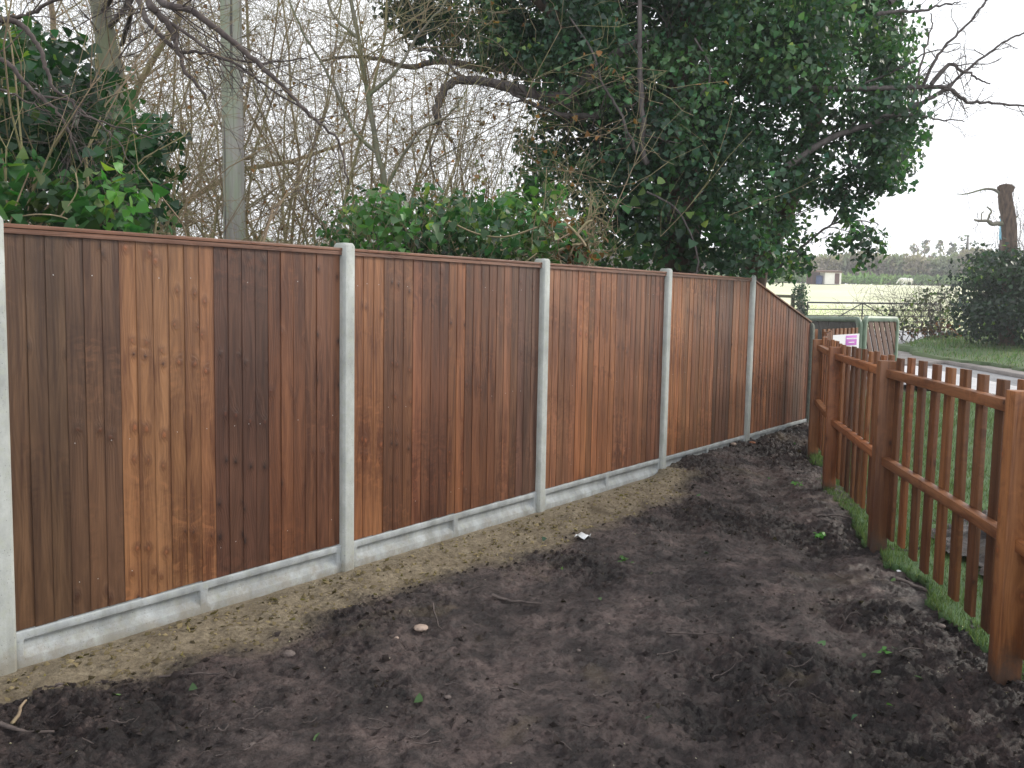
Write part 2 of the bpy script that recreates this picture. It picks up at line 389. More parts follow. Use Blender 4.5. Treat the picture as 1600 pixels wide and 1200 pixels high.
# telegraph pole: grey timber, green algae, long drying cracks
m, n, b = new_mat('pole_timber'); tcn = n.nodes.new('ShaderNodeTexCoord'); P = tcn.outputs['Object']
f = noise(n, mapping(n, P, (1, 1, .05)), 26, 6, .7); g = noise(n, mapping(n, P, (1, 1, .22)), 6, 4, .6); cr = noise(n, mapping(n, P, (1, 1, .022)), 16, 3, .5)
c = ramp(n, f, [(.3, (.24, .215, .215)), (.7, (.52, .49, .46))])
c = mixc(n, c, (.36, .42, .30), mth(n, 'MULTIPLY', ramp(n, g, [(.40, (0, 0, 0)), (.58, (1, 1, 1))]), .8))
c = mixc(n, c, (.06, .045, .05), mth(n, 'MULTIPLY', ramp(n, cr, [(.60, (0, 0, 0)), (.66, (1, 1, 1))]), .8))
n.links.new(c, b.inputs['Base Color']); b.inputs['Roughness'].default_value = .85; bump(n, b, mth(n, 'SUBTRACT', f, cr), .6, .006); M['pole'] = m

# ground of the yard: dark churned mud, and the tan sand spilt along the fence (vertex mask: R sand, G smooth)
m, n, b = new_mat('mud_and_sand'); P = n.nodes.new('ShaderNodeNewGeometry').outputs['Position']
at_ = n.nodes.new('ShaderNodeVertexColor'); at_.layer_name = 'Col'
sp = n.nodes.new('ShaderNodeSeparateColor'); n.links.new(at_.outputs['Color'], sp.inputs['Color'])
n1 = noise(n, P, 5, 6, .65); n2 = noise(n, P, 38, 6, .72); n3 = noise(n, P, 170, 4, .7); n4 = noise(n, P, 1.6, 4, .6, .5)
mud = ramp(n, n2, [(.32, (.006, .004, .0042)), (.46, (.022, .0150, .0150)), (.58, (.050, .036, .034)), (.74, (.125, .092, .078))])
smooth_mud = ramp(n, n1, [(.35, (.056, .042, .041)), (.65, (.120, .093, .086))])
smooth_mud = mixc(n, smooth_mud, (.026, .018, .0175), mth(n, 'MULTIPLY', ramp(n, n2, [(.38, (1, 1, 1)), (.52, (0, 0, 0))]), .85))
mud = mixc(n, mud, smooth_mud, sp.outputs['Green'])
n5 = noise(n, P, 3.4, 8, .68, .35); n6 = noise(n, mapping(n, P, (1, 1, 1), (5, 9, 0)), 13, 7, .7, .4)
mud = mixc(n, mud, mixc(n, mud, (.30, .27, .30), 1.0, 'MULTIPLY'), ramp(n, n5, [(.40, (1, 1, 1)), (.52, (0, 0, 0))]))
mud = mixc(n, mud, mixc(n, mud, (.36, .32, .34), 1.0, 'MULTIPLY'), mth(n, 'MULTIPLY', ramp(n, n6, [(.38, (1, 1, 1)), (.50, (0, 0, 0))]), .85))
mud = mixc(n, mud, mixc(n, mud, (1.75, 1.65, 1.6), 1.0, 'MULTIPLY'), ramp(n, n5, [(.50, (0, 0, 0)), (.66, (1, 1, 1))]))
mud = mixc(n, mud, (.10, .045, .035), mth(n, 'MULTIPLY', ramp(n, n6, [(.62, (0, 0, 0)), (.72, (1, 1, 1))]), .2))
mud = mixc(n, mud, (.19, .145, .085), mth(n, 'MULTIPLY', ramp(n, n4, [(.60, (0, 0, 0)), (.74, (1, 1, 1))]), .45))
sand = ramp(n, n2, [(.30, (.13, .105, .072)), (.5, (.27, .222, .150)), (.72, (.41, .35, .25))])
sand = mixc(n, sand, (.16, .125, .08), mth(n, 'MULTIPLY', ramp(n, n1, [(.38, (1, 1, 1)), (.55, (0, 0, 0))]), .6))
sand = mixc(n, sand, (.55, .50, .42), mth(n, 'MULTIPLY', ramp(n, n3, [(.70, (0, 0, 0)), (.76, (1, 1, 1))]), .8))
sand = mixc(n, sand, (.05, .04, .03), mth(n, 'MULTIPLY', ramp(n, n3, [(.26, (1, 1, 1)), (.34, (0, 0, 0))]), .7))
sm = mth(n, 'ADD', sp.outputs['Red'], mth(n, 'MULTIPLY', mth(n, 'SUBTRACT', n2, .5), .5))
sm = ramp(n, sm, [(.12, (0, 0, 0)), (.45, (.45, .45, .45)), (.80, (1, 1, 1))])
c = mixc(n, mud, sand, sm)
n.links.new(c, b.inputs['Base Color'])
rr = mth(n, 'ADD', mth(n, 'MULTIPLY', sm, .35), mth(n, 'ADD', .38, mth(n, 'MULTIPLY', n1, .3)), True)
n.links.new(rr, b.inputs['Roughness']); b.inputs['Specular IOR Level'].default_value = .4
bump(n, b, mth(n, 'ADD', mth(n, 'MULTIPLY', n2, .8), mth(n, 'MULTIPLY', n3, .5)), 1.0, .024)
M['mud'] = m
def turf(name, c1, c2, c3, s=3):
    m, n, b = new_mat(name); P = n.nodes.new('ShaderNodeNewGeometry').outputs['Position']
    a = noise(n, P, s, 5, .6); d = noise(n, P, s*25, 4, .7)
    c = mixc(n, ramp(n, a, [(.35, c1), (.6, c2)]), c3, mth(n, 'MULTIPLY', ramp(n, d, [(.5, (0, 0, 0)), (.7, (1, 1, 1))]), .6))
    n.links.new(c, b.inputs['Base Color']); b.inputs['Roughness'].default_value = .8; bump(n, b, d, .8, .02); return m
M['lawn'] = turf('lawn_turf', (.045, .10, .03), (.075, .15, .045), (.03, .06, .02), 2)
M['field'] = turf('field_grass', (.56, .58, .36), (.70, .70, .48), (.50, .54, .30), .12)
M['verge'] = turf('verge_turf', (.055, .10, .035), (.09, .13, .05), (.10, .08, .05), 1)
M['asphalt'] = turf('asphalt', (.20, .20, .21), (.30, .30, .31), (.15, .15, .16), 1.5); 
M['path'] = turf('pale_paving', (.50, .49, .50), (.62, .61, .62), (.4, .4, .4), 2)
M['dirt'] = turf('gritty_kerb_strip', (.17, .15, .14), (.26, .235, .22), (.11, .095, .09), 2)
for k in ('asphalt', 'path'): M[k].node_tree.nodes['Principled BSDF'].inputs['Roughness'].default_value = .38
M['far_earth'] = turf('woodland_floor', (.07, .055, .04), (.11, .085, .06), (.05, .06, .03), 1.2)

# ------------------------------------------------------------ ground sheets
P1, P2, P3, P4, P5 = (2.10, 3.50), (2.37, 5.41), (2.72, 7.21), (3.155, 8.85), (3.86, 10.50)
PK = [(1.83, 1.58), P1, P2, P3, P4, P5]
def picket_x(y):
    ys = [p[1] for p in PK]; xs = [p[0] for p in PK]
    return np.interp(y, [-3]+ys+[14], [1.2]+xs+[5.5])
SANDPX = [(-400, 1175), (0, 1088), (200, 1062), (400, 1000), (580, 925), (700, 897), (870, 848), (1050, 772), (1075, 742)]
_sp = np.array([gp(*q)[:2] for q in SANDPX])
_ss = (_sp-np.array([X0, Y0]))@TD[:2]; _sn = (_sp-np.array([X0, Y0]))@ND[:2]
def yard_height(x, y):
    s = (x-X0)*TD[0]+(y-Y0)*TD[1]; nn = (x-X0)*ND[0]+(y-Y0)*ND[1]
    edge = np.interp(s, _ss, _sn, left=_sn[0], right=0.02)
    edge = edge+.14*(fbm(s*1.8, nn*1.8, 4, 5)-.5)*np.clip(edge*3, 0, 1)
    sand = sstep(.24, -.20, nn-edge+.22*(fbm(s*6, nn*6, 4, 15, .6)-.5))*sstep(6.3, 5.6, s)
    smooth = sstep(.40, .68, fbm(x*1.0+.6*y, y*.9, 3, 31))
    base = G(x, y)
    big = (fbm(x*.8, y*.8, 3, 2)-.5)*.10
    clod = (fbm(x*4.2, y*4.2, 5, 9, .6)-.5)
    clod2 = np.abs(fbm(x*9, y*9, 4, 14, .6)-.5)
    rough = 1-.72*smooth
    hm = big+rough*(clod*.075+(.06-clod2*.42)*.26+(.5-np.abs(fbm(x*17+y*5, y*17, 4, 71, .6)-.5)*4)*.016+(fbm(x*34, y*34, 3, 77, .7)-.5)*.045)+(fbm(x*13, y*13, 5, 7, .68)-.5)*.034+np.maximum(0, .05-np.abs(fbm(x*6+2*fbm(x*2,y*2,2,1), y*9, 4, 51, .6)-.5))*.28
    # shallow wheel and boot tracks running up the yard
    for off, a in ((.55, .05), (1.35, .045)):
        xc = picket_x(y)-off-.14*np.sin(y*.7+off)
        d = np.abs(x-xc)
        tr = np.exp(-(d/.13)**2)
        hm = hm-.7*a*tr*(.3+.7*vn(y*.8+off*7, x*0+off, 8))+.012*np.exp(-((d-.2)/.06)**2)
    hs = (.02+.03*(fbm(s*1.3, nn*2, 3, 3)-.4))*sstep(.9, 0, nn/np.maximum(edge, .15))+(fbm(x*7, y*7, 5, 41, .65)-.5)*.06+(.5-np.abs(fbm(x*20, y*20, 3, 43)-.5)*4)*.006+(fbm(x*2.2, y*2.2, 2, 4)-.5)*.05
    # spade marks in the sand
    hs = hs-.022*sstep(.80, .92, vn(s*4.5+nn*2, nn*2.0-s*.7, 21))
    h = hm*(1-sand)+(hs+.4*big)*sand
    nr = sstep(.02, .28, nn); lev = .004+.008*(fbm(s*9, nn*9, 3, 5)-.5); h = np.where(s < 5.6, h*nr+lev*(1-nr), h)
    h = h+.055*sstep(5.4, 5.9, s)*sstep(.5, .1, nn)-.012*sstep(5.4, 4.0, s)*sstep(.4, 0, nn)
    return base+h, sand, smooth*(1-sand)
def axis(lo, hi, step, far_lo, far_hi, grow=1.22):
    a = list(np.arange(lo, hi, step)); d = step; x = a[-1]
    while x < far_hi: d *= grow; x += d; a.append(x)
    d = step; x = lo; l = []
    while x > far_lo: d *= grow; x -= d; l.append(x)
    return np.array(l[::-1]+a)
def grid_mesh(xs, ys, zf, keep=None):
    X, Y = np.meshgrid(xs, ys); Z = zf(X, Y); nx = len(xs)
    V = np.stack([X.ravel(), Y.ravel(), Z.ravel()], 1)
    i = (np.arange(len(ys)-1)[:, None]*nx+np.arange(nx-1)[None]).ravel()
    Q = np.stack([i, i+1, i+nx+1, i+nx], 1)
    if keep is not None:
        c = V[Q].mean(1); Q = Q[keep(c[:, 0], c[:, 1])]
        u, inv = np.unique(Q, return_inverse=True); V = V[u]; Q = inv.reshape(-1, 4)
    return V, Q
def skirt(o, t):
    so = o.modifiers.new('solid', 'SOLIDIFY'); so.thickness = t; so.offset = -1
# yard
xs = np.arange(-3.2, 4.6, .0125); ys = np.concatenate([np.arange(1.6, 5.5, .0125), np.arange(5.5, 11.4, .022)])
def keep_yard(x, y):
    nn = (x-X0)*ND[0]+(y-Y0)*ND[1]
    return (nn > -.06) & (x < picket_x(y)+.35)
V, Q = grid_mesh(xs, ys, lambda x, y: yard_height(x, y)[0], keep_yard)
_, sa, smo = yard_height(V[:, 0], V[:, 1])
tag(mesh_np('mud_ground', V, Q, M['mud'], col=np.stack([sa, smo, sa*0], 1), smooth=True), kind='structure')
# everything around it
xs = axis(-6, 14, .5, -105, 130); ys = axis(-2, 44, .5, -8, 195)
def base_h(x, y):
    z = G(x, y)-.16
    yard = (x > -4.5) & (x < 9) & (y > 0) & (y < 14)
    nn = (x-X0)*ND[0]+(y-Y0)*ND[1]
    z = np.where(nn < -.5, z+.12, z)
    return np.where(y > 40, G(x, y), z)
V, Q = grid_mesh(xs, ys, base_h)
cy = V[Q].mean(1); mi = (cy[:, 1] > 37).astype(int)
o = mesh_np('terrain', V, Q, None, smooth=True, mats=[M['far_earth'], M['field']], midx=mi); tag(o, kind='structure')
# foreground around and behind the camera so that the sheet of mud does not end in a void
V, Q = grid_mesh(np.arange(-5, 2.4, .25), np.arange(-4, 1.7, .25), lambda x, y: G(x, y)-.01+.06*(fbm(x, y, 3, 3)-.5))
tag(mesh_np('near_ground', V, Q, M['mud'], col=np.zeros((len(V), 3)), smooth=True), kind='structure')
# lawn beyond the picket fence, with a ragged torn edge
def keep_lawn(x, y): return (x > picket_x(y)+.03+.14*(vn(y*2.1, y*0, 6)-.5)+.06*(vn(y*9, y*0, 9)-.5)) & (x < 7.9) & (y < 16.5) & ((x < 5.3) | (y < 14.5))
V, Q = grid_mesh(np.arange(1, 8.3, .03), np.arange(.6, 16.6, .03), lambda x, y: G(x, y)+.022+.03*(fbm(x*3, y*3, 3, 8)-.5), keep_lawn)
o = tag(mesh_np('lawn', V, Q, M['lawn'], smooth=True), kind='structure'); skirt(o, .05)
# pale path, road, kerb strip, verge
def in_poly(x, y, poly):
    r = np.zeros(np.shape(x), bool); n = len(poly); j = n-1
    for i in range(n):
        xi, yi = poly[i][:2]; xj, yj = poly[j][:2]
        c = ((yi > y) != (yj > y)) & (x < (xj-xi)*(y-yi)/(yj-yi+1e-12)+xi); r ^= c; j = i
    return r
vg = [gp(*q) for q in ((1408, 549), (1440, 560), (1500, 569), (1600, 583), (1700, 598))]
ks = [gp(*q) for q in ((1395, 574), (1475, 567), (1530, 578), (1600, 590), (1720, 612))]
V, Q = grid_mesh(np.arange(-12, 46, .5), np.arange(.5, 37.6, .5), lambda x, y: G(x, y)-.03, lambda x, y: ((x > 7.7) | (y > 16)) & (y < 37))
tag(mesh_np('road', V, Q, M['asphalt'], smooth=True), kind='structure')
V, Q = grid_mesh(np.arange(7.85, 9.3, .2), np.arange(.6, 21, .3), lambda x, y: G(x, y)+.01)
o = tag(mesh_np('pavement', V, Q, M['path'], smooth=True), kind='structure'); skirt(o, .12)
tip = vg[0]
vpoly = [tuple(p[:2]) for p in vg]+[(45, vg[-1][1]-6), (45, 36.5)]+[tuple(gp(1490, 524)[:2]), tuple(gp(1462, 531)[:2]), tuple(gp(1440, 538)[:2])]
kpoly = [tuple(p[:2]) for p in ks]+[(46, ks[-1][1]-7), (46, 36.7), (20, 36.7)]+[tuple(gp(1404, 540)[:2])]
V, Q = grid_mesh(np.arange(7, 46, .18), np.arange(8, 37.5, .18), lambda x, y: G(x, y)+.035+.02*fbm(x, y, 3, 7), lambda x, y: in_poly(x, y, kpoly) & (x < 46))
o = tag(mesh_np('kerb_strip', V, Q, M['dirt'], smooth=True), kind='structure'); skirt(o, .12)
def vz(x, y): return G(x, y)+.05+.20*fbm(x*.5, y*.5, 3, 5)
V, Q = grid_mesh(np.arange(7, 46, .15), np.arange(8, 37.5, .15), vz, lambda x, y: in_poly(x+.5*(fbm(x, y, 2, 4)-.5), y+.5*(fbm(x, y, 2, 6)-.5), vpoly))
o = tag(mesh_np('verge_ground', V, Q, M['verge'], smooth=True), kind='structure'); skirt(o, .25)

# ------------------------------------------------------------ fence: concrete posts, gravel boards, panels
def fpt(s, n_, z): return np.array([X0, Y0, 0])+TD*s+ND*n_+np.array([0, 0, z+SL*s])
RF = (TD, ND, np.array([0, 0, 1.]))

def conc_post(k, top, label, rounded=False):
    s = k*D; base = fpt(s, 0, 0); g0 = B0-.15
    e = empty('concrete_post', base+np.array([0, 0, g0-.35]), label, 'post', 'concrete posts of the tall fence')
    w2 = .044; prof = [(-w2, -.058), (-w2, .024), (-w2+.012, .036), (w2-.012, .036), (w2, .024), (w2, -.058)]
    zs = [(g0-.35, 1), (top+.015, 1), (top+.032, .80)]
    if rounded: zs = [(g0-.35, 1), (top-.02, 1), (top+.02, .92), (top+.045, .7), (top+.055, .35)]
    V = []; Q = []
    for z, f in zs:
        for a, b_ in prof: V.append(fpt(s+a*f, (b_+.011)*f-.011, 0)*np.array([1, 1, 0])+np.array([0, 0, z+SL*s]))
    n = 6; m = len(zs)
    for i in range(m-1):
        for j in range(n): Q.append([i*n+j, i*n+(j+1) % n, (i+1)*n+(j+1) % n, (i+1)*n+j])
    b0 = (m-1)*n; Q.append([b0, b0+1, b0+2, b0+3]); Q.append([b0, b0+3, b0+4, b0+5])
    sh = mesh_np('shaft', np.array(V), np.array(Q), M['shaded_concrete' if rounded else 'concrete'], e)
    bv = sh.modifiers.new('bevel', 'BEVEL'); bv.width = .004; bv.segments = 2
    bv.limit_method = 'ANGLE'
    return e
PL = ['weathered concrete fence post cut by the left edge of the photo',
      'concrete fence post between the widest, nearest panel and the second panel',
      'concrete fence post between the second and third tall panels',
      'concrete fence post between the third and fourth tall panels, a stub sunk deeper in mud',
      'concrete fence post where the level fence top starts to slope down',
      'short rounded greenish concrete post, coloured dark for its shade, at the low end of the sloping panel']
conc_post(-1, T0, 'concrete fence post beyond the left edge of the photo')
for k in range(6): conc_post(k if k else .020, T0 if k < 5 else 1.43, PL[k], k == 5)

def gravel(k, label):
    s0 = k*D+(.030 if k else .068); s1 = (k+1)*D-.030
    o_s = (s0+s1)/2
    # profile in (n, z): proud top lip, recess, sloping foot; recess broken by a centre rib and end ribs
    zt = B0; N = 60
    e_or = fpt(o_s, 0, B0-.33)
    V = []; Q = []
    ribs = [(s0, s0+.045), (o_s-.020, o_s+.020), (s1-.045, s1)]
    cuts = []
    for a, b_ in ribs: cuts += [(a, 0), (b_, 0)]
    sl = []
    for i, (a, b_) in enumerate(ribs):
        sl += [(a, 1), (b_, 1)]
        if i < 2:
            nx = ribs[i+1][0]; L = nx-b_
            sl.append((b_+.006, 0)); 
            for j in range(1, 8): sl.append((b_+.006+(L-.012)*j/8, 0))
            sl.append((nx-.006, 0))
    rr = random.Random(k)
    for s, rib in sl:
        wob = .004*rr.uniform(-1, 1)
        if rib: pr = [(-.040, zt), (.010, zt+wob*.4), (.012, zt-.006), (.012, zt-.040), (.012, zt-.05), (.012, zt-.10), (.014, zt-.118), (.014, zt-.32)]
        else: pr = [(-.040, zt), (.010, zt+wob*.4), (.012, zt-.006), (.012, zt-.036), (-.012, zt-.044), (-.010, zt-.085), (.014, zt-.118), (.014, zt-.32)]
        for nn, z in pr: V.append(fpt(s, nn, z))
    n = 8
    for i in range(len(sl)-1):
        for j in range(n-1): Q.append([i*n+j, i*n+j+1, (i+1)*n+j+1, (i+1)*n+j])
    o = mesh_np('gravel_board', np.array(V), np.array(Q), M['gravel_board'], origin=e_or)
    so = o.modifiers.new('solid', 'SOLIDIFY'); so.thickness = .03; so.offset = 1 if False else -1
    bv = o.modifiers.new('bevel', 'BEVEL'); bv.width = .003; bv.segments = 1; bv.limit_method = 'ANGLE'
    tag(o, label, 'gravel board', 'concrete gravel boards under the tall fence')
GL = ['grey concrete gravel board under the nearest fence panel, sand against it', 'grey concrete gravel board under the second fence panel from the left',
      'concrete gravel board under the third panel, where the sand runs out', 'concrete gravel board under the fourth panel, above dark mud',
      'furthest concrete gravel board, under the sloping end panel']
for k in range(5): gravel(k, GL[k])
gravel(-1, 'concrete gravel board beyond the left edge of the photo')

# board groups: sawn from the same log, so their figure repeats and mirrors (count, colour)
A_ = (.135, .072, .036); B_ = (.30, .145, .066); C_ = (.155, .062, .028); D_ = (.235, .100, .044); E_ = (.29, .124, .054); F_ = (.20, .082, .038)
GROUPS = [[(3, A_), (3, (.12, .064, .034)), (3, B_), (3, (.28, .134, .060)), (4, (.125, .055, .032)), (3, C_), (3, (.19, .082, .040))],
          [(3, E_), (3, (.215, .092, .044)), (4, (.20, .080, .040)), (2, D_), (4, F_), (3, (.21, .095, .052)), (3, (.15, .075, .05))],
          [(5, (.27, .125, .065)), (3, E_), (4, (.33, .14, .062)), (3, (.22, .10, .052)), (4, (.25, .11, .055)), (3, (.16, .066, .036))],
          [(4, (.38, .17, .075)), (4, (.29, .135, .065)), (4, (.26, .12, .06)), (5, (.155, .070, .040)), (5, (.28, .125, .06))],
          [(6, (.30, .12, .050)), (6, (.25, .10, .045)), (10, (.20, .08, .04))]]
def panel(k, label, slope_to=None):
    s0 = k*D+(.050 if k else .088); s1 = (k+1)*D-.050; nb = 22; st = (s1-s0)/nb
    e = empty('fence_panel', fpt((s0+s1)/2, 0, B0), label, 'fence panel', 'feather-edge panels of the tall fence')
    mb = MB(); rr = random.Random(100+k); gi = 0
    def topz(s):
        if slope_to is None: return T0-.018
        t = (s-s0)/(s1-s0); return (T0-.03)*(1-t)+slope_to*t
    b = 0
    for cnt, col in GROUPS[k]:
        gs = rr.random()*60; 
        for j in range(cnt):
            if b >= nb: break
            a = s0+b*st; wdt = st+.013
            tl = rr.choice((.72, .86, 1.0, 1.0, 1.14, 1.30) if sum(col) < .5 else (.86, .95, 1.0, 1.1))*rr.uniform(.94, 1.06); cc = tuple(c*tl*rr.uniform(.97, 1.03) for c in col)
            thin, thick = .0052, .0082
            zb = B0+.004+rr.uniform(-.002, .004); off = rr.uniform(-.0008, .0008)
            # thin edge on the left, tucked under the thick right edge of the board before it
            sA, sB = a, min(a+wdt, s1+.004)
            ncut = 6; zt = [topz(sA), topz(sB)]
            warp = [rr.uniform(-.0016, .0016) for _ in range(ncut+1)]; warp = [w_*.5 for w_ in warp]
            for i in range(ncut):
                P = []
                for zz in (i, i+1):
                    pass
                t0, t1 = i/ncut, (i+1)/ncut
                def pt(sd, nrm, t, wv):
                    s_ = (sA, sB)[sd]; top_ = zt[sd]
                    return fpt(s_, nrm+wv, zb+(top_-zb)*t)
                P = []
                for (t, wv) in ((t0, warp[i]), (t1, warp[i+1])):
                    for nn_ in (0, 1):
                        for sd in (0, 1):
                            th = thick if sd == 0 else thin
                            back = -.006 if sd == 0 else -.006
                            P.append(pt(sd, (back+th+off if nn_ else back-.002), t, wv))
                # uv: mirrored on every other board, v in metres
                q = P
                for f, kind_ in (((2, 3, 7, 6), 'f'), ((0, 2, 6, 4), 's'), ((3, 1, 5, 7), 's'), ((1, 0, 4, 5), 'f')):
                    uv = []
                    for ix in f:
                        u = (ix & 1)*wdt
                        if j % 2: u = wdt-u
                        if kind_ == 's': u += (.01 if (ix & 2) else 0)
                        v = (q[ix][2])
                        uv.append((u+gs+(j//2)*.016+(.0 if j % 2 == 0 else .006), v+gs*1.3+(j//2)*.05+(j % 2)*.012))
                    mb.quad([q[ix] for ix in f], uv, cc)
                if i == ncut-1: mb.quad([q[4], q[6], q[7], q[5]], None, cc)
            # nails at the three rails
            for rz in (.16, .78, 1.52):
                if rr.random() < .35 and slope_to is None or (slope_to is not None and rz < 1.0):
                    s_ = a+.024+rr.uniform(-.006, .01); z = B0+rz+rr.uniform(-.012, .012); r = .0028
                    f0 = .0075+off
                    ctr = fpt(s_, f0, z)
                    ring = [ctr+TD*r*math.cos(t)+np.array([0, 0, r*math.sin(t)])+ND*.001 for t in (0, math.pi/2, math.pi, 1.5*math.pi)]
                    mb.quad(ring, None, (.5, .5, .5), 1)
            b += 1
    mb.build('boards', None, e, mats=[M['board'], M['nail']])
    # arris rails on the hidden side
    for rz in (.16, .80, 1.50):
        if slope_to is not None and rz > 1.2: continue
        r_ = MB(); r_.bar(fpt(s0, -.030, B0+rz), fpt(s1, -.030, B0+rz), .038, .045, col=D_, long=2); r_.build('rail', M['picket'], e)
    c_ = MB(); cc = (.27, .135, .085)
    za, zb2 = (T0-.006, T0-.006) if slope_to is None else (T0-.018, slope_to+.012)
    c_.bar(fpt(s0-.012, -.004, za), fpt(s1+.012, -.004, zb2), .046, .017, col=cc, long=2)
    c_.build('capping_strip', M['picket'], e, bevel=.002)
    if slope_to is None:
        c_ = MB(); c_.bar(fpt(s0-.012, .0105, za-.021), fpt(s1+.012, .0105, zb2-.021), .009, .020, col=tuple(v*.8 for v in cc), long=2)
        c_.build('counter_rail', M['picket'], e)
NL = ['nearest tall feather-edge panel with a pale orange band of boards between darker ones',
      'second tall brown panel from the left, standing before the low ivy bush',
      'third tall brown panel, evenly reddish boards, below the big ivy tree trunk',
      'fourth tall panel, with pale golden boards at left and a darker strip right of them',
      'far end fence panel with its top sloping down towards the gate']
for k in range(5): panel(k, NL[k], None if k < 4 else 1.485)
panel(-1, 'tall feather-edge panel beyond the left edge of the photo')

# ------------------------------------------------------------ picket fence
pf = empty('picket_fence', (*P2, float(G(*P2))), 'low orange-brown picket fence curving away at the right of the muddy yard', 'fence')
def dirv(a, b):
    d = np.array([b[0]-a[0], b[1]-a[1], 0.]); return d/np.linalg.norm(d)
WC = [(.30, .135, .055), (.36, .160, .062), (.22, .100, .046), (.31, .125, .050)]
for i, p in enumerate(PK):
    a = PK[max(i-1, 0)]; b_ = PK[min(i+1, len(PK)-1)]; d = dirv(a, b_) if i not in (4,) else dirv(PK[3], PK[4]); nrm = np.array([d[1], -d[0], 0])
    g = float(G(*p)); mb = MB(); h = 1.235
    mb.box((p[0], p[1], g-.3+(h+.3)/2), (.098, .098, h+.3), (nrm, d, (0, 0, 1)), col=WC[i % 4], seed=3.3*i+1)
    mb.build('post', M['post'], pf, bevel=.004)
rr = random.Random(5)
for i in range(len(PK)-1):
    a, b_ = np.array([*PK[i], 0.]), np.array([*PK[i+1], 0.]); d = dirv(a, b_); nrm = np.array([d[1], -d[0], 0]); L = np.linalg.norm(b_-a)
    ga, gb_ = float(G(*a[:2])), float(G(*b_[:2]))
    for hz in (1.157, .60):
        mb = MB(); off = nrm*.012
        p0 = a+d*.045+off+np.array([0, 0, ga+hz]); p1 = b_-d*.045+off+np.array([0, 0, gb_+hz])
        mb.bar(p0, p1, .050, .052, col=tuple(v*1.25 for v in WC[(i+1) % 4]), seed=rr.random()*30); mb.build('rail', M['picket'], pf, bevel=.003)
    npk = max(2, round(L/.213))
    for j in range(npk):
        t = (j+.5)/npk; c = a+(b_-a)*t+nrm*(.012+.025+.0125); g = ga+(gb_-ga)*t
        tl = rr.uniform(.45, 1.15); base = WC[rr.randrange(4)]
        wdt = .098+rr.uniform(-.004, .004); zt = g+1.262+rr.uniform(-.01, .012); zb = g+.12+rr.uniform(-.02, .02)
        tw = rr.uniform(-.03, .03); d2 = d*math.cos(tw)+nrm*math.sin(tw); n2 = nrm*math.cos(tw)-d*math.sin(tw)
        mb = MB(); mb.box((c[0], c[1], (zt+zb)/2), (wdt, .022, zt-zb), (d2, n2, (rr.uniform(-.006, .006), rr.uniform(-.006, .006), 1)), col=tuple(v*tl for v in base), seed=rr.random()*90)
        mb.build('picket', M['picket'], pf, bevel=.002)
# short return of picket fence carrying the sign
qa, qb = at(1285, 500, 11.1), at(1342, 500, 12.1)
rf = empty('picket_fence', (qa[0], qa[1], float(G(qa[0], qa[1]))), 'short sunlit run of pickets behind the white and purple sign', 'fence')
d = dirv(qa, qb); nrm = np.array([-d[1], d[0], 0]); L = np.linalg.norm((qb-qa)[:2])
for j in range(9):
    t = (j+.5)/9; c = qa[:2]+(qb-qa)[:2]*t; g = float(G(*c)); mb = MB(); zt = 1.525+.02*t
    mb.box((c[0], c[1], (zt+g+.1)/2), (.075, .022, zt-g-.1), (d, nrm, (0, 0, 1)), col=WC[j % 4], seed=j*2.); mb.build('picket', M['picket'], rf)
for z in (1.35, .75):
    mb = MB(); mb.bar((qa[0]+nrm[0]*.036, qa[1]+nrm[1]*.036, z), (qb[0]+nrm[0]*.036, qb[1]+nrm[1]*.036, z), .05, .05, col=E_); mb.build('rail', M['picket'], rf)
for c in (qa, qb):
    mb = MB(); mb.box((c[0]+nrm[0]*.12, c[1]+nrm[1]*.12, .9), (.1, .1, 1.25), (d, nrm, (0, 0, 1)), col=E_); mb.build('post', M['post'], rf)
# sign
sc_ = (qa+qb)/2; fr = -nrm*.016
sg = empty('sign_board', (sc_[0]+fr[0], sc_[1]+fr[1], 1.0), 'white sign with a purple printed label hung on the short picket run', 'sign')
s0 = qa[:2]+(qb-qa)[:2]*.20; s1 = qa[:2]+(qb-qa)[:2]*.985
def sgp(t, z, o=0): return np.array([s0[0]+(s1[0]-s0[0])*t+fr[0]*1.2-nrm[0]*o, s0[1]+(s1[1]-s0[1])*t+fr[1]*1.2-nrm[1]*o, z])
mb = MB(); mb.hexa([sgp(0, .95), sgp(1, .95), sgp(0, .95, .006), sgp(1, .95, .006), sgp(0, 1.445), sgp(1, 1.46), sgp(0, 1.445, .006), sgp(1, 1.46, .006)]); mb.build('board', M['white'], sg)
mb = MB(); mb.hexa([sgp(.50, 1.30, .007), sgp(.90, 1.30, .007), sgp(.50, 1.30, .009), sgp(.90, 1.30, .009), sgp(.50, 1.435, .007), sgp(.90, 1.44, .007), sgp(.50, 1.435, .009), sgp(.90, 1.44, .009)]); mb.build('label_print', M['purple'], sg, bevel=.001)
rr = random.Random(3)
for t0, t1, z, hh in ((.525, .885, 1.385, .018), (.60, .79, 1.335, .014)):
    mb = MB(); t = t0
    while t < t1:
        w_ = rr.uniform(.018, .028); mb.hexa([sgp(t, z, .0095), sgp(t+w_, z, .0095), sgp(t, z, .0105), sgp(t+w_, z, .0105), sgp(t, z+hh, .0095), sgp(t+w_, z+hh, .0095), sgp(t, z+hh, .0105), sgp(t+w_, z+hh, .0105)]); t += w_+.003
    mb.build('lettering', M['white'], sg)

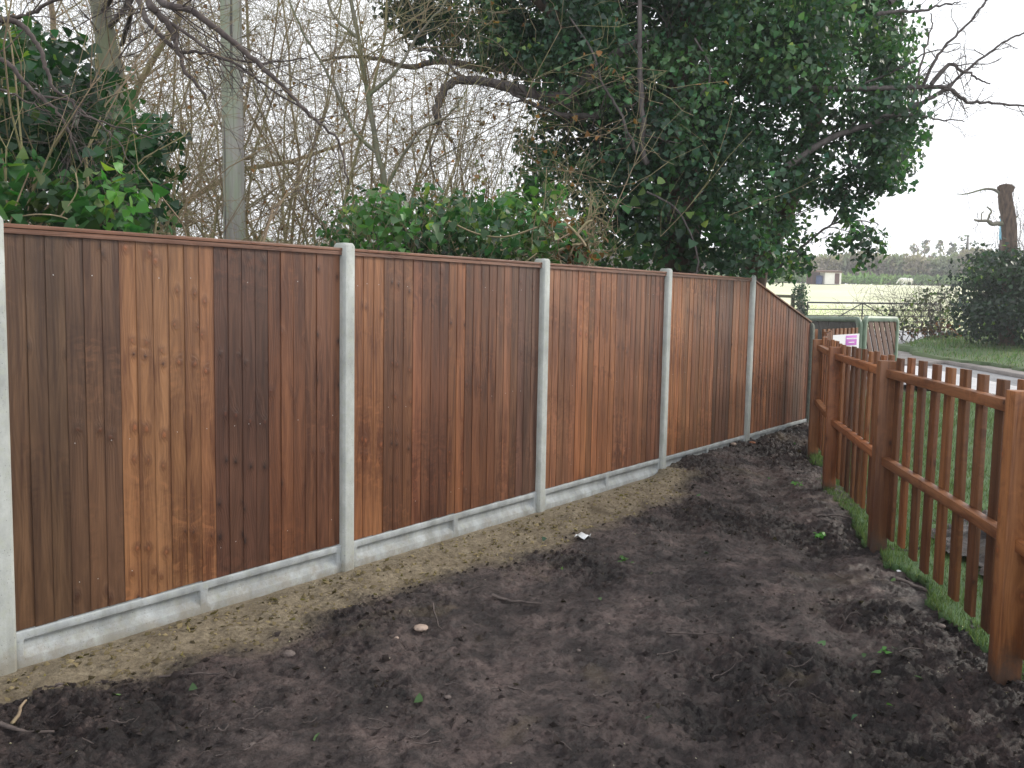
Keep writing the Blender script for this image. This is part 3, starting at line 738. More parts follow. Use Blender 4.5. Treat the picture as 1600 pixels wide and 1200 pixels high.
# ------------------------------------------------------------ green framed gates
def framed_gate(name, A, B, ztop, zbot, label, board_cols, nb, slope, gapf=.8):
    A = np.array([A[0], A[1], 0.]); B = np.array([B[0], B[1], 0.]); d = dirv(A, B); nr = np.array([d[1], -d[0], 0]); L = np.linalg.norm(B-A)
    e = empty(name, (*((A+B)/2)[:2], zbot), label, 'gate', 'green framed gates by the road')
    r = .16; H = ztop-zbot; pts = [(0, 0), (0, H-r)]
    for a in np.linspace(math.pi, math.pi/2, 6)[1:]: pts.append((r+r*math.cos(a), H-r+r*math.sin(a)))
    for a in np.linspace(math.pi/2, 0, 6): pts.append((L-r+r*math.cos(a), H-r+r*math.sin(a)))
    pts += [(L, 0)]
    fw = .085; V = []; 
    for i, (u, v) in enumerate(pts):
        cu, cv = L/2, H*.45
        # inward offset
        if u <= 1e-6: iu, iv = fw, v
        elif u >= L-1e-6: iu, iv = L-fw, v
        elif v >= H-1e-6: iu, iv = u, H-fw
        else:
            cx = r if u < L/2 else L-r; k_ = (r-fw)/r; iu = cx+(u-cx)*k_; iv = H-r+(v-(H-r))*k_
        for (uu, vv) in ((u, v), (iu, iv)):
            for o_ in (-.03, .03): V.append(A+d*uu+nr*o_+np.array([0, 0, zbot+vv]))
    Q = []
    for i in range(len(pts)-1):
        b = i*4; c = b+4
        Q += [[b+1, c+1, c+3, b+3], [b, b+2, c+2, c], [b, c, c+1, b+1], [b+2, b+3, c+3, c+2]]
    mesh_np('frame', np.array(V), np.array(Q), M['green'], e)
    mb = MB(); mb.bar(A+d*.1+np.array([0, 0, zbot+.06]), B-d*.1+np.array([0, 0, zbot+.06]), .05, .1); mb.build('bottom_rail', M['green'], e)
    # diagonal boards clipped to the frame opening, as one board infill
    mb = MB(); x0_, x1_, z0_, z1_ = fw-.01, L-fw+.01, .10, H-fw+.01
    st = (L+H/slope)/nb; wd = st*gapf
    for j in range(nb+1):
        # strip between lines u = c + (H - v)/slope
        for seg in range(12):
            va = z0_+(z1_-z0_)*seg/12; vb = z0_+(z1_-z0_)*(seg+1)/12
            def ur(v): c = -H/slope+j*st+(H-v)/slope; return max(x0_, min(x1_, c)), max(x0_, min(x1_, c+wd))
            a0, a1 = ur(va); b0, b1 = ur(vb)
            if a1-a0 < .002 and b1-b0 < .002: continue
            col = board_cols[j % len(board_cols)]
            P = []
            for (uu, vv) in ((a0, va), (a1, va)): P.append((uu, vv))
            for (uu, vv) in ((b0, vb), (b1, vb)): P.append((uu, vv))
            def w3(uv_, o_): return A+d*uv_[0]+nr*o_+np.array([0, 0, zbot+uv_[1]])
            mb.hexa([w3(P[0], -.008), w3(P[1], -.008), w3(P[0], .008), w3(P[1], .008), w3(P[2], -.008), w3(P[3], -.008), w3(P[2], .008), w3(P[3], .008)], col=col, seed=j*3.1)
    mb.build('diagonal_boards', M['picket'], e)
c0 = at(1350, 497, 13.4); c1 = at(1403, 497, 14.6); c2 = at(1238, 497, 15.6)
zg = float(G(c0[0], c0[1]))
framed_gate('timber_gate', c0[:2], c1[:2], 1.715, zg+.06, 'green framed gate with slanting brown boards, right of its dark neighbour', [(.20, .11, .08), (.17, .09, .07), (.22, .12, .085)], 10, 1.5, .74)
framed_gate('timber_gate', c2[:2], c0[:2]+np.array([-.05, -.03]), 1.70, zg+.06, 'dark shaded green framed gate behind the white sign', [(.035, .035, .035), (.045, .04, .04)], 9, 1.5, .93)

# ------------------------------------------------------------ foliage builders
def leaf_cols(N, base, var=.35, yellow=.0):
    c = np.array(base)[None]*(1+var*rng.standard_normal((N, 1))*.6).clip(.35, 2.2)
    c = c*(1+.12*rng.standard_normal((N, 3)))
    y = rng.random(N) < yellow; c[y] = np.array([.16, .24, .06])*(1+.25*rng.standard_normal((y.sum(), 1))).clip(.5, 1.6)
    return c.clip(.004, .7)
def clump_leaves(centres, radii, n_per, size, hang=.7, shell=.45, squash=.8):
    P = []; Nn = []
    for c, r, n in zip(centres, radii, n_per):
        v = rng.standard_normal((n, 3)); v /= np.linalg.norm(v, axis=1)[:, None]
        rad = (shell+(1-shell)*rng.random((n, 1)))**.8*(1+.30*rng.standard_normal((n, 1)).clip(-1, 1.6)*.6)
        p = c+v*rad*r*np.array([1, 1, squash]); P.append(p)
        Nn.append(v*1.0+np.array([0, 0, .45])+.75*rng.standard_normal((n, 3)))
    P = np.concatenate(P); Nn = np.concatenate(Nn)
    T = np.array([0, 0, -hang])+.6*rng.standard_normal(P.shape)
    return P, Nn, T, size*(.65+.7*rng.random(len(P)))
def crown(name, parent, centres, radii, dens, size, base, mat='leaf', yellow=.02, var=.35, keep=None, **k):
    radii = np.asarray(radii); n = np.maximum(8, (dens*radii**2/size**2).astype(int))
    P, Nn, T, sz = clump_leaves(centres, radii, n, size, **k)
    if keep is not None: kk = keep(P); P, Nn, T, sz = P[kk], Nn[kk], T[kk], sz[kk]
    V, Q, kv = leaves_mesh(P, Nn, T, sz)
    lc = leaf_cols(len(P), base, var, yellow)
    q = fbm(P[:, 0]*2.3+P[:, 1]*1.1, P[:, 2]*2.3-P[:, 1]*.9, 4, 88)[:, None]   # older dark growth, younger olive growth
    lc = lc*np.clip(.62+2.6*(q-.38), .5, 1.75)*np.where(q > .55, np.array([1.12, 1.0, .85]), np.array([.95, 1.0, 1.08]))
    col = np.repeat(lc.clip(.004, .7), kv, 0)
    o = mesh_np(name, V, Q, M[mat], parent, col); return o
def poly_clumps(poly, Y0_, Y1_, r, n, seed, margin=0):
    rg = np.random.default_rng(seed); xs_ = [p[0] for p in poly]; ys_ = [p[1] for p in poly]; out = []; rad = []
    while len(out) < n:
        x, y = rg.uniform(min(xs_), max(xs_)), rg.uniform(min(ys_), max(ys_))
        if in_poly(np.array(x), np.array(y), poly):
            out.append(at(x, y, rg.uniform(Y0_, Y1_))); rad.append(r*rg.uniform(.65, 1.25))
    return np.array(out), np.array(rad)
def behind(P):   # keep plants on their side of the tall fence (above it they may lean over a little)
    nn = (P[:, 0]-X0)*ND[0]+(P[:, 1]-Y0)*ND[1]
    over = (P[:, 2] > 2.1) & (P[:, 1] > 8.3)
    return over | (nn < np.where(P[:, 2] > 2.15, .10, -.13))
def grow(p, d, L, r, depth, S_, rg, spread=.6, up=.1, nseg=4, kids=3, wob=.18, minr=.0012):
    """recursive twig growth, appends (a, b, ra, rb)"""
    p = np.array(p, float); d = np.array(d, float)/np.linalg.norm(d)
    pts = [p]; r0 = r
    for i in range(nseg):
        d = d+wob*rg.standard_normal(3)+np.array([0, 0, up*.3]); d /= np.linalg.norm(d)
        q = p+d*L/nseg; r1 = max(minr, r0*(1-.55/nseg)); S_.append((p, q, r0, r1)); 
        if depth > 0:
            nk = kids if i > 0 else max(0, kids-2)
            for _ in range(nk):
                if rg.random() < .62:
                    k = rg.standard_normal(3); k -= d*np.dot(k, d); k /= np.linalg.norm(k)
                    dd = d*(1-spread*.5)+k*spread+np.array([0, 0, up])
                    grow(q, dd, L*rg.uniform(.45, .72), r1*rg.uniform(.42, .62), depth-1, S_, rg, spread, up, max(3, nseg-1), kids, wob*1.15, minr)
        p = q; r0 = r1
def seg_obj(name, S_, mat, parent, n=4):
    def ok(q):   # nothing pokes through the tall fence into the yard
        nn = (q[0]-X0)*ND[0]+(q[1]-Y0)*ND[1]
        return not (nn > -.12 and q[2] < 2.2 and q[1] < 12 and q[0] < picket_x(q[1]) and nn < 5)
    S_ = [q for q in S_ if ok(q[0]) and ok(q[1])]
    V, Q = segs_mesh(np.array([s[0] for s in S_]), np.array([s[1] for s in S_]), np.array([s[2] for s in S_]), np.array([s[3] for s in S_]), n)
    return mesh_np(name, V, Q, mat, parent, smooth=True)
def limb(pts, r0, r1, S_=None, rg=None, twigs=0, tl=.6, tr=.008, depth=1, power=1.0, n=8, jit=.08, wig=.0):
    L = smooth_line(pts, 6)
    if wig and rg is not None: L = L+wig*rg.standard_normal(L.shape)*np.linspace(0, 1, len(L))[:, None].clip(.1, 1)
    R = r0+(r1-r0)*np.linspace(0, 1, len(L))**power
    if S_ is not None and twigs:
        for _ in range(twigs):
            i = rg.integers(len(L)//5, len(L)-1); d = L[min(i+1, len(L)-1)]-L[i]; d /= np.linalg.norm(d)+1e-9
            k = rg.standard_normal(3); k -= d*np.dot(k, d); k /= np.linalg.norm(k)
            grow(L[i], d*.6+k*.8, tl*rg.uniform(.5, 1.3), min(tr, R[i]*.5)*rg.uniform(.5, 1), depth, S_, rg, .6, .02, 4, 3, .2)
    return tube(L, R, n, jit, int(abs(L[0][0]*1000)) % 9999)

# ------------------------------------------------------------ big ivy tree behind the far panels
tb = at(1062, 430, 10.2); tb[2] = float(G(tb[0], tb[1]))
tree = empty('ivy_clad_tree', tb, 'huge dark tree smothered in ivy towering over the far half of the tall fence', 'tree')
rg = np.random.default_rng(21)
parts = []; TW = []
def W(L, Y): return [at(q[0], q[1], q[2] if len(q) > 2 else Y) for q in L]
trunk_pts = [tb-np.array([0, 0, .3])]+W([(1060, 380), (1055, 250), (1060, 130), (1075, 20), (1085, -150), (1070, -420)], 10.2)
parts.append(limb(trunk_pts, .26, .12, TW, rg, 30, .8, .02, 1, n=12, jit=.12))
t2 = gp(1178, 430); t2 = at(1172, 440, 11.0); t2[2] = float(G(t2[0], t2[1]))
parts.append(limb([t2]+W([(1182, 420), (1210, 365), (1238, 300), (1270, 200), (1290, 60), (1300, -120)], 11.0), .15, .07, TW, rg, 20, .7, .015, 1, n=10, jit=.12))
parts.append(limb(W([(1060, 300), (1010, 170), (900, 60), (800, -40)], 10.0), .13, .05, TW, rg, 10, .6, .012))
V, Q = merge(parts); mesh_np('trunk', V, Q, M['bark'], tree, smooth=True)
parts = []
def lb(pts, r0, r1, Y=10., tw=14, tl=.55, **k): parts.append(limb(W(pts, Y), r0, r1, TW, rg, tw, tl, .008, 1, n=7, jit=.15, wig=.012, **k))
# bare limbs reaching right against the sky
lb([(1230, 260), (1300, 215), (1370, 192), (1430, 165), (1468, 146), (1490, 128)], .038, .018, 9.6, 14, .3)
lb([(1230, 140), (1340, 139), (1400, 138), (1450, 136), (1484, 139), (1512, 158), (1545, 160), (1600, 166), (1680, 172)], .032, .007, 9.6, 20, .3)
lb([(1443, 134), (1456, 104), (1480, 68), (1515, 35), (1545, -5), (1570, -60)], .019, .008, 9.6, 8, .3)
lb([(1455, 132), (1483, 101), (1500, 110), (1522, 120), (1545, 130)], .026, .008, 9.55, 6, .3)
lb([(1482, 140), (1500, 118), (1545, 83), (1580, 58), (1612, 52)], .022, .008, 9.6, 8, .3)
lb([(1424, 164), (1437, 110), (1450, 60), (1457, 20)], .014, .006, 9.5, 6, .25)
lb([(1370, 181), (1420, 180), (1460, 184), (1505, 190)], .02, .006, 9.5, 9, .3)
lb([(1370, 22), (1400, 18), (1440, 17), (1470, 8), (1500, 6)], .022, .006, 9.5, 7, .25)
lb([(1390, 5), (1420, -20), (1450, -50)], .03, .01, 9.5, 4, .3)
lb([(1350, 130), (1400, 110), (1440, 88), (1500, 66)], .015, .005, 9.7, 7, .25)
# dark limbs reaching left, one ending in a broken stub
lb([(1000, 60), (930, 110), (880, 150), (820, 142), (770, 128), (722, 125), (700, 133), (684, 165), (683, 192)], .05, .032, 9.4, 14, .5)
lb([(890, 165), (830, 150), (770, 135), (720, 120), (690, 90), (640, 70)], .03, .010, 9.4, 14, .5)
lb([(850, 100), (770, 108), (690, 96), (640, 105), (590, 92), (545, 88), (500, 95)], .055, .015, 12.5, 14, .8)
lb([(940, 180), (880, 180), (840, 165), (790, 140)], .035, .015, 9.4, 10, .5)
lb([(690, 190), (672, 240), (680, 280), (692, 296)], .012, .004, 9.4, 5, .3)
# thin stems in front of the dark crown
lb([(998, -40), (999, 60), (1000, 150), (1008, 258)], .022, .032, 9.0, 6, .4)
lb([(885, 20), (925, 80), (940, 130), (965, 170), (995, 240)], .010, .018, 8.9, 8, .4)
lb([(1085, 60), (1110, 110), (1090, 160), (1062, 190)], .012, .009, 9.2, 5, .3)
lb([(1010, 300), (1060, 330), (1090, 400), (1085, 430)], .010, .008, 9.0, 5, .3)
lb([(1215, 420), (1260, 380), (1300, 350), (1340, 345), (1372, 350)], .018, .006, 10.2, 8, .25)
lb([(1300, 350), (1320, 310), (1325, 270), (1330, 220)], .010, .014, 10.0, 8, .25)
V, Q = merge(parts); mesh_np('branches', V, Q, M['limb'], tree, smooth=True)
seg_obj('twigs', TW, M['dark_twig'], tree)
IV = (.052, .118, .064)
main_poly = [(905, -320), (880, 0), (860, 60), (880, 150), (830, 220), (850, 300), (905, 350), (940, 420), (1190, 425), (1215, 350), (1270, 300), (1330, 260), (1385, 240), (1425, 200), (1410, 140), (1390, 90), (1380, 0), (1370, -320)]
cs, rs = poly_clumps(main_poly, 9.2, 12.2, .46, 340, 3)
def gap(P):   # ragged openings through the crown
    q = fbm(P[:, 0]*1.25+3, P[:, 2]*1.25+P[:, 1]*.25, 3, 12); return q < .76
crown('crown', tree, cs, rs, 5.6, .062, IV, keep=lambda P: gap(P) & behind(P), yellow=.012)
# sprays at the edge of the crown
sprays = [([(590, -100), (605, 30), (650, 55), (720, 90), (800, 110), (900, 110), (900, -100)], 9.5, 11.5, .30, 120, 1.1),
          ([(760, 30), (730, 100), (800, 125), (900, 170), (920, 40)], 9.3, 10.8, .24, 50, 1.2),
          ([(800, 210), (790, 240), (830, 300), (880, 340), (900, 230)], 9.2, 10.4, .17, 26, .9),
          ([(1390, 170), (1450, 190), (1445, 225), (1410, 270), (1370, 290), (1330, 300), (1370, 190)], 9.6, 10.6, .20, 46, 1.1),
          ([(1365, 20), (1400, 40), (1425, 60), (1440, 95), (1400, 130), (1370, 130)], 9.6, 10.6, .17, 26, .9),
          ([(1260, 300), (1330, 270), (1420, 270), (1415, 305), (1380, 310), (1320, 330), (1290, 320)], 9.6, 10.6, .16, 32, 1.0),
          ([(1310, 310), (1330, 310), (1340, 350), (1375, 350), (1380, 400), (1345, 428), (1330, 400), (1290, 400), (1300, 370)], 9.8, 10.3, .13, 34, .9),
          ([(1190, 430), (1215, 350), (1250, 330), (1270, 360), (1262, 410), (1232, 440)], 9.8, 11, .16, 26, 1.0)]
for i, (po, ya, yb, r, n, dn) in enumerate(sprays):
    cs, rs = poly_clumps(po, ya, yb, r, n, 50+i)
    crown('foliage', tree, cs, rs, 3.2*dn, .060, IV if i > 1 else (.028, .07, .036), keep=behind, yellow=.03, shell=.15)
# big light ivy leaves low on the trunk side
cs, rs = poly_clumps([(1000, 280), (1050, 260), (1110, 330), (1130, 420), (960, 415), (965, 330)], 9.0, 9.5, .24, 34, 77)
crown('foliage', tree, cs, rs, 1.5, .10, (.045, .125, .045), keep=behind, yellow=.10)

# ------------------------------------------------------------ ivy bank behind the second and third panels
b0 = at(700, 400, 7.3); b0[2] = float(G(b0[0], b0[1]))
bush = empty('ivy_bush', b0, 'low spreading ivy bush with broad green leaves above the second fence panel', 'bush')
cs, rs = poly_clumps([(525, 355), (545, 320), (600, 315), (680, 335), (740, 325), (800, 335), (850, 345), (900, 385), (905, 440), (520, 440)], 6.4, 8.2, .24, 120, 8)
crown('foliage', bush, cs, rs, 1.9, .062, (.045, .115, .045), keep=behind, yellow=.05)
cs, rs = poly_clumps([(560, 300), (640, 290), (760, 300), (850, 310), (860, 350), (540, 345)], 6.6, 7.8, .13, 40, 9)
crown('foliage', bush, cs, rs, 1.2, .078, (.05, .135, .05), keep=behind, yellow=.10, shell=.1)
cs, rs = poly_clumps([(770, 300), (800, 285), (850, 270), (900, 300), (930, 360), (930, 420), (840, 430), (790, 350)], 6.8, 8.4, .15, 40, 10)
crown('foliage', bush, cs, rs, 1.1, .078, (.04, .11, .04), keep=behind, yellow=.10, shell=.1)
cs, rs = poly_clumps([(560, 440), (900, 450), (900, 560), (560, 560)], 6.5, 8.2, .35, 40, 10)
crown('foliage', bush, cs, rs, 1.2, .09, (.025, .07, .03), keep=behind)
BS = []
for i in range(26):
    px = rg.uniform(540, 900); s = at(px, 520, rg.uniform(6.6, 7.8)); s[2] = float(G(s[0], s[1])); grow(s, (rg.normal(0, .25), rg.normal(0, .2), 1), 1.9, .014, 2, BS, rg, .5, .05, 5, 2, .14)
for pts in ([(700, 345), (745, 365), (790, 370), (840, 355)], [(820, 410), (855, 385), (890, 365)]):
    L = smooth_line(W(pts, 6.6), 5)
    for a, b_ in zip(L[:-1], L[1:]): BS.append((a, b_, .007, .006))
seg_obj('stems', BS, M['twig'], bush)
# dead bramble tangle
d0 = at(895, 400, 7.0); d0[2] = float(G(d0[0], d0[1]))
db = empty('dead_bramble', d0, 'tangle of dead brown vine stems poking over the fence by the third panel', 'dead plant')
BS = []
for i in range(34):
    s = at(rg.uniform(865, 930), rg.uniform(345, 440), rg.uniform(6.9, 7.5)); grow(s, rg.normal(0, 1, 3)+np.array([0, 0, .5]), .38, .008, 2, BS, rg, .9, 0, 5, 2, .5)
for pts in ([(880, 345), (905, 370), (920, 395), (925, 420)], [(872, 392), (900, 382), (925, 392)], [(885, 415), (890, 385), (915, 350), (930, 345)]):
    L = smooth_line(W(pts, 6.85), 5)
    for a, b_ in zip(L[:-1], L[1:]): BS.append((a, b_, .012, .010))
for i in range(6):
    a = at(895+4*i, 430, 7.2); g_ = a.copy(); g_[2] = float(G(a[0], a[1])); BS.append((g_, a, .02, .012))
BS = [q for q in BS if ((q[1][0]-X0)*ND[0]+(q[1][1]-Y0)*ND[1]) < (.05 if q[1][2] > 2.15 else -.12)]
seg_obj('stems', BS, M['twig'], db)
cs, rs = poly_clumps([(868, 350), (930, 345), (935, 420), (875, 425)], 6.9, 7.4, .13, 16, 19)
crown('dead_leaves', db, cs, rs, .9, .05, (.15, .075, .04), 'dry', 0, .5)

# ------------------------------------------------------------ ivy mass at the left
l0 = at(90, 330, 6.0); l0[2] = float(G(l0[0], l0[1]))
li = empty('ivy_thicket', l0, 'tall dark ivy-covered bush filling the left edge behind the nearest panel', 'bush')
lp = [(-420, -60), (-150, -60), (0, 60), (60, 95), (130, 140), (170, 200), (232, 200), (246, 260), (215, 330), (205, 400), (-420, 400)]
cs, rs = poly_clumps(lp, 5.2, 7.6, .34, 210, 31)
crown('foliage', li, cs, rs, 3.0, .068, (.030, .088, .036), keep=lambda P: behind(P) & (fbm(P[:, 0]*1.6, P[:, 2]*1.6, 3, 5) < .67))
cs, rs = poly_clumps([(0, 60), (40, 35), (95, 35), (130, 90), (180, 130), (170, 200), (60, 110)], 5.8, 7.2, .16, 30, 32)
crown('foliage', li, cs, rs, .9, .07, (.025, .075, .03), shell=.1)
cs, rs = poly_clumps([(200, 180), (262, 170), (268, 205), (255, 250), (240, 300), (200, 250)], 5.8, 6.8, .13, 26, 35)
crown('foliage', li, cs, rs, 1.0, .08, (.03, .10, .045), shell=.1)
cs, rs = poly_clumps([(-60, 260), (30, 230), (120, 265), (180, 270), (225, 310), (225, 365), (-60, 375)], 4.7, 5.3, .16, 44, 33)
crown('young_foliage', li, cs, rs, .8, .080, (.055, .16, .042), keep=behind, yellow=.12, shell=.1)
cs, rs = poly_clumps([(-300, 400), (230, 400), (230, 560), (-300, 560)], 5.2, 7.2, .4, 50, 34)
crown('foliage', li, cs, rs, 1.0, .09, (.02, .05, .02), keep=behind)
BS = []
for i in range(22):
    s = at(rg.uniform(-200, 240), 500, rg.uniform(5.4, 7)); s[2] = float(G(s[0], s[1])); grow(s, (rg.normal(0, .25), rg.normal(0, .2), 1), 2.6, .02, 2, BS, rg, .5, .05, 5, 2, .14)
for pts in ([(15, 350), (25, 320), (45, 270)], [(95, 338), (120, 300), (118, 270)], [(20, 340), (60, 335), (100, 340), (130, 358)]):
    L = smooth_line(W(pts, 4.75), 5)
    for a, b_ in zip(L[:-1], L[1:]): BS.append((a, b_, .005, .004))
seg_obj('stems', BS, M['twig'], li)

# ------------------------------------------------------------ telegraph pole
pb = at(368, 450, 9.0); pz = float(G(pb[0], pb[1])); pt = at(361, 0, 9.0)
pdx = (pt[0]-pb[0])/(pt[2]-pb[2])
pole = empty('utility_pole', (pb[0], pb[1], pz), 'weathered grey-green timber utility pole rising behind the nearest panel', 'pole')
ztop = 7.6; L = [(pb[0]+pdx*(z-pb[2]), pb[1], z) for z in np.linspace(pz-.3, ztop, 14)]
V, Q = tube(L, np.linspace(.118, .098, 14), 20, .012, 3); mesh_np('shaft', V, Q, M['pole'], pole, smooth=True)
mb = MB(); tx = pb[0]+pdx*(ztop-pb[2]); mb.box((tx, pb[1]-.13, ztop-.35), (1.1, .1, .1)); mb.build('crossarm', M['pole'], pole, bevel=.004)
for u in (-.48, -.2, .2, .48):
    V, Q = tube([(tx+u, pb[1]-.13, ztop-.31), (tx+u, pb[1]-.13, ztop-.24), (tx+u, pb[1]-.13, ztop-.18)], [.012, .035, .02], 8); mesh_np('insulator', V, Q, M['white'], pole, smooth=True)

# ------------------------------------------------------------ trees with limbs hanging into the picture from the upper left
def framed_tree(label, trunk, limbs, mat='grey_bark', r0=.1, r1=.05, tw=20, seed=1, tmat='dark_twig', depth=1, group=None):
    rg = np.random.default_rng(seed); b = np.array(trunk[0]); b[2] = float(G(b[0], b[1]))
    e = empty('bare_tree', b, label, 'tree', group); S_ = []; pr = []
    tr = [b-np.array([0, 0, .3])]+list(trunk[1:])
    V, Q = limb(tr, r0, r1, S_, rg, tw, .9, .012, 2, n=10, jit=.07); mesh_np('trunk', V, Q, M[mat], e, smooth=True)
    for pts, a, c, k in limbs: pr.append(limb(pts, a, c, S_, rg, k, .5, .007, depth, n=6, jit=.1, wig=.008))
    if pr: V, Q = merge(pr); mesh_np('branches', V, Q, M['dark_twig' if tmat == 'dark_twig' else mat], e, smooth=True)
    seg_obj('twigs', S_, M[tmat], e); return e
framed_tree('grey tree whose dark limbs hang down in front of the utility pole',
    [at(190, 400, 8.2)]+W([(186, 250), (178, 140), (165, 60), (156, 0), (150, -90), (150, -230)], 8.2),
    [(W([(158, 20, 8.2), (200, -40, 7.4), (212, -20, 6.6), (222, 15, 6.2), (240, 45, 6), (278, 80, 6), (300, 80, 6), (345, 88, 6), (400, 98, 6), (480, 92, 6.1)], 6), .028, .004, 16),
     (W([(150, -60, 8.2), (215, -60, 7), (232, 0, 6), (248, 22, 5.9), (268, 45, 5.9), (278, 78, 5.9), (292, 112, 5.9), (325, 152, 5.9)], 6), .034, .009, 9),
     (W([(262, 33, 5.9), (300, 58, 5.9), (340, 88, 5.8), (370, 100, 5.8), (410, 130, 5.8), (470, 168, 5.8), (500, 190, 5.8), (520, 196, 5.8)], 6), .014, .004, 12),
     (W([(150, -120, 8.2), (220, -60, 6.6), (250, 0, 5.7), (300, 18, 5.6), (350, 55, 5.6), (400, 95, 5.6), (440, 135, 5.6), (485, 182, 5.6), (525, 220, 5.6), (545, 290, 5.6)], 6), .030, .005, 16),
     (W([(190, 70, 7.6), (205, 18, 7), (200, 0, 7), (215, -40, 7)], 7), .02, .012, 4),
     (W([(168, 45, 8.2), (190, 20, 8.0), (205, 0, 8), (220, -30, 8)], 8), .03, .015, 6)],
    r0=.10, r1=.07, seed=4)
framed_tree('bare tree outside the left edge whose pale thin limbs cross the ivy thicket',
    [at(-240, 420, 5.6)]+W([(-235, 250), (-220, 100), (-210, 0), (-200, -150)], 5.6),
    [(W([(-215, 60, 5.6), (-100, 20, 5.3), (0, 30, 5.1), (28, 35, 5.1), (48, 55, 5.1), (65, 82, 5.1), (72, 110, 5.1), (85, 140, 5.1), (110, 155, 5.1), (125, 172, 5.1), (170, 195, 5.1), (235, 215, 5.1)], 5), .022, .003, 6),
     (W([(-225, 150, 5.6), (-90, 70, 5.2), (0, 92, 5), (35, 125, 5), (62, 152, 5), (90, 176, 5), (115, 225, 5), (128, 260, 5)], 5), .018, .003, 5),
     (W([(62, 150, 5), (110, 158, 5), (122, 175, 5), (165, 200, 5), (200, 245, 5), (215, 280, 5)], 5), .008, .002, 5),
     (W([(-220, 200, 5.6), (-90, 120, 5.2), (0, 140, 5), (40, 158, 5), (75, 175, 5)], 5), .012, .003, 3),
     (W([(-215, 60, 5.6), (-80, 60, 5.5), (10, 30, 5.6), (50, 20, 5.6), (95, -5, 5.6)], 5), .018, .008, 6)],
    r0=.12, r1=.08, tw=2, seed=5, tmat='dark_twig')
framed_tree('spindly bare tree with dark bent stems just right of the big pole thicket',
    [at(600, 420, 9.0)]+W([(602, 330), (590, 240), (575, 150), (560, 60), (540, -40), (520, -150)], 9.0),
    [(W([(590, 240), (550, 200), (520, 130), (480, 60), (450, 0)], 9), .022, .008, 14), (W([(575, 150), (620, 110), (650, 60), (700, 0)], 9), .02, .008, 14),
     (W([(600, 300), (650, 210), (700, 180), (730, 140)], 9), .02, .006, 14), (W([(560, 60), (520, 20), (500, -60)], 9), .02, .008, 10)], r0=.035, r1=.015, seed=6, tmat='twig')

# ------------------------------------------------------------ bare woodland behind
PROTO = []
def make_proto(seed, H, r, kids, leafy):
    rg = np.random.default_rng(seed); ST = []; S_ = []
    ns = rg.integers(2, 5)
    for i in range(ns):
        p = np.array([rg.normal(0, .12), rg.normal(0, .12), -.2]); d = np.array([rg.normal(0, .20), rg.normal(0, .20), 1])
        n = 9; rr_ = r*rg.uniform(.6, 1.1)
        for j in range(n):
            d = d+.17*rg.standard_normal(3)+np.array([0, 0, .07]); d /= np.linalg.norm(d); q = p+d*H/n; ra = rr_*(1-.08*j); rb = rr_*(1-.08*(j+1))
            ST.append((p, q, ra, rb))
            if j > 1:
                for _ in range(kids):
                    k = rg.standard_normal(3); k -= d*np.dot(k, d); k /= np.linalg.norm(k)
                    grow(q, d*.5+k*.9+np.array([0, 0, .15]), H*rg.uniform(.14, .30), rb*rg.uniform(.3, .5), 2, S_, rg, .85, .06, 4, 2, .30, .0024)
            p = q
    e = bpy.data.objects.new('bare_tree', None); e.location = (0, 0, 0)
    V, Q = segs_mesh(*[np.array([s[i] for s in ST]) for i in range(4)], 7)
    t = mesh_np('trunk', V, Q, M['twig'], None, smooth=True, origin=np.zeros(3))
    V, Q = segs_mesh(*[np.array([s[i] for s in S_]) for i in range(4)], 3)
    c = mesh_np('twigs', V, Q, M['twig'], None, origin=np.zeros(3))
    C.objects.unlink(t); C.objects.unlink(c)
    ms = [t, c]
    if leafy:
        idx = rg.integers(0, len(S_), leafy); P = np.array([S_[i][1] for i in idx]); Nn = rg.standard_normal(P.shape)
        V, Q, k = leaves_mesh(P, Nn, rg.standard_normal(P.shape)+np.array([0, 0, -.6]), .05*(.6+.8*rg.random(len(P))))
        col = np.repeat(np.array([.26, .13, .06])*(1+.35*rg.standard_normal((len(P), 1))).clip(.3, 2), k, 0)
        l = mesh_np('dead_leaves', V, Q, M['dry'], None, col, origin=np.zeros(3)); C.objects.unlink(l); ms.append(l)
    PROTO.append(ms)
make_proto(1, 6.0, .024, 3, 250); make_proto(2, 7.0, .032, 3, 0); make_proto(3, 5.0, .018, 3, 500); make_proto(4, 8.5, .085, 2, 0)
def put_tree(k, px, Y, rot, sc, label, group='bare trees of the wood behind the fence'):
    b = at(px, 450, Y); z = float(G(b[0], b[1]))-.1
    e = bpy.data.objects.new('bare_tree', None); e.location = (float(b[0]), float(b[1]), z); e.rotation_euler = (0, 0, rot); e.scale = (sc,)*3; link(e)
    tag(e, label, 'tree', group)
    for o in PROTO[k]:
        c = o.copy(); C.objects.link(c); c.parent = e
LBL = 'thin bare tree in the tangled brown wood behind the fence, left of the ivy-clad tree'
rg2 = np.random.default_rng(99)
spec = []
for Y, n, x0_, x1_ in ((10.5, 6, 215, 690), (12.5, 6, 150, 690), (15.5, 4, 60, 720), (20, 2, -60, 300)):
    for i in range(n): spec.append((rg2.integers(0, 3) if Y < 15 else rg2.integers(0, 4), x0_+(x1_-x0_)*(i+rg2.uniform(.15, .85))/n, Y+rg2.uniform(-.9, .9), rg2.uniform(0, 6.28), rg2.uniform(.8, 1.15)))
for k, px, Y, ro, sc in spec: put_tree(int(k), px, Y, ro, sc, LBL)
put_tree(3, 128, 11.5, .7, 1.0, 'thicker forked bare tree above the left ivy thicket, left of the pole', None)
